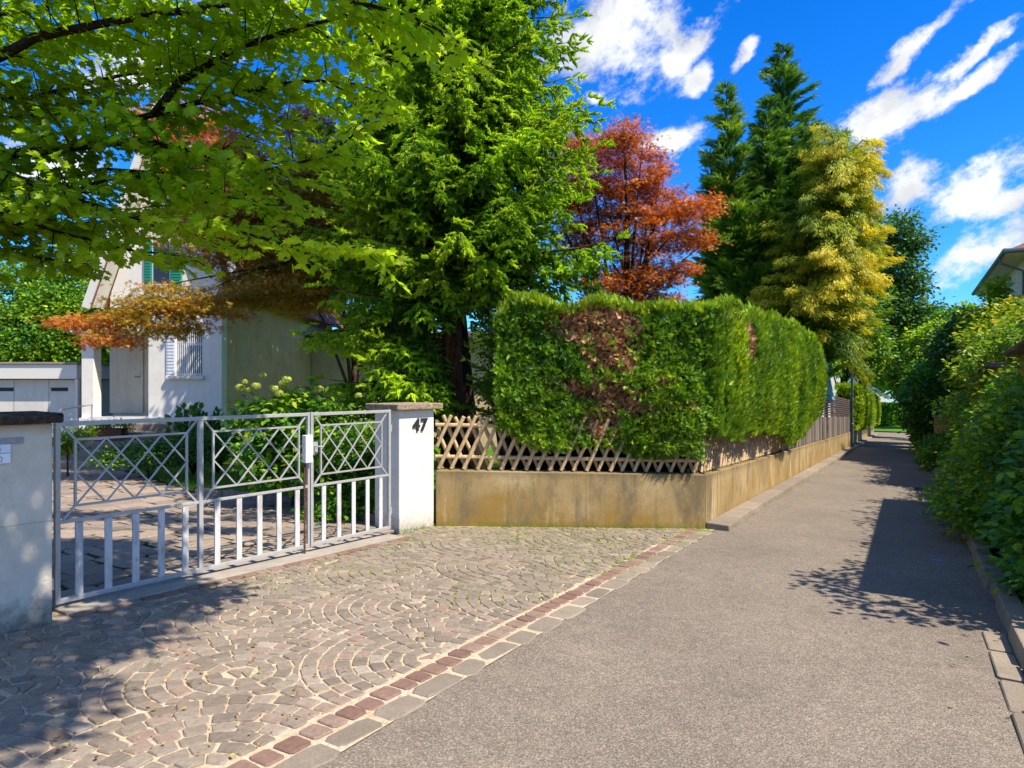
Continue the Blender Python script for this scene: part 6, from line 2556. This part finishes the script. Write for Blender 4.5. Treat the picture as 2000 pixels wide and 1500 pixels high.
shrub('cotoneaster_shrub', Vector((cv.x, cv.y, gz(cv.x, cv.y))), P(290, 888, 12.4), pblobs([(250, 888, 12.4, 60, 24), (330, 880, 12.6, 60, 26), (400, 870, 12.8, 45, 34)], 0.7), 'low dark spreading shrub at the edge of the lawn beside the steps', M['shrub'], 220, 40, 0.16, 0.05, 253, r0=0.02, tint=(0.3, 0.15), nlimb=10)
wf_ = P(132, 850, 12.6)
wt_h = shrub('flowering_bush', Vector((wf_.x, wf_.y, gz(wf_.x, wf_.y))), P(132, 855, 12.6), pblobs([(125, 860, 12.6, 26, 26), (150, 848, 12.6, 18, 14)], 0.3), 'small bush with white flowers beside the handrail', M['brightshrub'], 60, 30, 0.13, 0.06, 254, r0=0.02, nlimb=6)
n = 260
cc_ = vec(wf_) + rg.normal(size=(n, 3)) * np.array([0.16, 0.12, 0.14]) + np.array([0, -0.15, 0.08])
foliage('flowers', 'leaf', cc_, rg.normal(size=(n, 3)), rg.normal(size=(n, 3)), 0.05, rg.random(n), M['flowerwhite'], wt_h)
pp = P(215, 832, 15.2)
shrub('potted_plants', Vector((pp.x, pp.y, pp.z - 0.15)), pp, pblobs([(190, 832, 15.2, 18, 8), (220, 828, 15.2, 22, 9), (246, 832, 15.2, 14, 12)], 0.15), 'small green plants growing in the planter box', M['shrub'], 36, 26, 0.09, 0.05, 255, r0=0.01, nlimb=6)
sh = P(818, 760, 15)
broad_tree('small_dark_tree', Vector((sh.x, sh.y, gz(sh.x, sh.y))), P(822, 680, 15), pblobs([(822, 700, 15, 22, 22), (818, 750, 15, 20, 16)], 0.3), 'leaf', M['oak'], 36, 24, 0.16, 0.07, 'thin dark shrub like tree in shadow before the cream wing, left of the spruce trunk', r0=0.02, seed=256, tint=(0.1, 0.1), nlimb=12)
yw = Vector((X(985, 16), 16, gz(X(985, 16), 16)))
broad_tree('yew_tree', yw, P(985, 700, 16), pblobs([(975, 640, 16, 40, 50), (1010, 700, 16, 60, 70), (970, 760, 16, 30, 50), (1060, 650, 16, 60, 50)], 0.8), 'leaf', M['oak'], 160, 50, 0.32, 0.09, 'dark evergreen tree behind the left end of the tall hedge', r0=0.1, seed=258, nlimb=12, tint=(0.3, 0.15))
# shade tree between the spruce and the side wall
hb2 = Vector((-4.9, 19.8, gz(-4.9, 19.8)))
broad_tree('linden_tree', hb2, (-4.4, 19.4, 5.5), [(Vector((-4.2, 17.0, 5.9)), (1.7, 2.2, 1.5)), (Vector((-4.2, 20.2, 6.1)), (1.7, 2.4, 1.7)), (Vector((-4.2, 23.4, 6.4)), (1.7, 2.2, 1.7)), (Vector((-4.9, 15.2, 5.3)), (1.2, 1.5, 1.2))], 'leaf', M['oak'], 520, 75, 0.5, 0.16, 'dark leafy tree behind the bronze maple, shading the side wall of the white house', r0=0.13, seed=257, nlimb=20, shell=0.2)

# ---------------------------------------------------------------- grass, weeds, fallen leaves
rg = np.random.default_rng(300)


def grass(name, pts, size, tint, mat='grass'):
    pts = np.array(pts)
    n = len(pts)
    d = rg.normal(size=(n, 3)) * 0.4 + np.array([0, 0, 1.0])
    o = foliage(name, 'blade', pts, d, rg.normal(size=(n, 3)), size * rg.uniform(0.5, 1.4, n), rg.normal(tint, 0.2, n), M[mat])
    tag(o, kind='stuff')
    return o


pts = []
while len(pts) < 42000:
    x, y = rg.uniform(-9, 3), rg.uniform(8.2, 22) ** 1.0
    if inside((x, y), lawn) and (y < 17 or rg.random() < 0.5):
        pts.append((x, y, gz(x, y) + 0.028))
grass('lawn_grass', pts, 0.075, 0.55)
pts = []
for a, b, n, off in ((WA + Vector((0.05, -0.02, 0)), C0 + Vector((-0.05, -0.03, 0)), 900, 0.03), (RP0 + PN * 0.02, RP0 + PD * 0.56 + PN * 0.02, 160, 0.02), (C0 + LN * 0.29 + LD * 0.3, C0 + LN * 0.29 + LD * 24, 700, 0.02), (C0 + LN * 0.01 + LD * 14, C0 + LN * 0.01 + LD * 28, 500, 0.03), (C0 + LN * 2.98 + LD * -6, C0 + LN * 2.98 + LD * 40, 2600, 0.06)):
    k = 0
    while k < n:
        t = rg.random()
        if math.sin(t * 47) + math.sin(t * 119 + 2) + rg.normal() * 0.7 < 0.35:
            continue
        p = a.lerp(b, t)
        pts.append((p.x + rg.normal() * off * 0.6, p.y + rg.normal() * off * 0.6, gz(p.x, p.y) + 0.004))
        k += 1
for k in range(70):   # tufts in the joints
    px, py = rg.uniform(480, 1350), rg.uniform(1036, 1120)
    if rg.random() < 0.45:
        px, py = rg.uniform(0, 560), rg.uniform(1130, 1330)
    c = G(px, py)
    if not inside((c.x, c.y), cobpoly):
        continue
    for j in range(int(rg.integers(3, 12))):
        pts.append((c.x + rg.normal() * 0.018, c.y + rg.normal() * 0.018, c.z + 0.006))
grass('weed_tufts', pts, 0.038, 0.75)
# moss cushions in the joints near the wall are ground cover too
pts = []
while len(pts) < 5200:
    x, y = rg.uniform(-3.5, 2.4), rg.uniform(4.5, 8.5)
    if inside((x, y), cobpoly) and rg.random() < (y - 4.2) / 4 and math.sin(x * 2.1) + math.sin(y * 2.7 + x) + rg.normal() * 0.6 > 0.1:
        pts.append((x, y, gz(x, y) + 0.006))
n = len(pts)
pts = np.array(pts)
o = foliage('joint_moss', 'leaf', pts, rg.normal(size=(n, 3)) * np.array([1, 1, 0.25]) + np.array([0, 0, 0.35]), rg.normal(size=(n, 3)) + np.array([0, 0, 1.5]), 0.020 * rg.uniform(0.5, 1.3, n), rg.normal(0.7, 0.2, n), M['grass'])
tag(o, kind='stuff')
# dry leaves and bits
pts = []
for k in range(260):
    t, w = rg.uniform(-7, 20), 2.72 - abs(rg.normal()) * 0.12
    pts.append(L(t, w, 0.012))
for k in range(420):
    p = G(rg.uniform(0, 900), rg.uniform(1080, 1500))
    if inside((p.x, p.y), cobpoly):
        pts.append(p + Vector((0, 0, 0.027)))
for k in range(200):
    pts.append(L(rg.uniform(0, 26), 0.33 + abs(rg.normal()) * 0.05, 0.008))
for k in range(60):
    pts.append(L(rg.uniform(-6, 12), rg.uniform(0.3, 2.6), 0.008))
for k in range(160):
    s_, n__ = rg.uniform(-1, GLEN), rg.uniform(-5, -0.3)
    pts.append(gp(s_, n__, 0.03))
n = len(pts)
o = foliage('fallen_leaves', 'leaf', np.array([list(p) for p in pts]), rg.normal(size=(n, 3)) * np.array([1, 1, 0.1]), rg.normal(size=(n, 3)) * 0.3 + np.array([0, 0, 1]), 0.022 * rg.uniform(0.4, 1.3, n), rg.random(n), M['dryleaf'])
tag(o, kind='stuff')
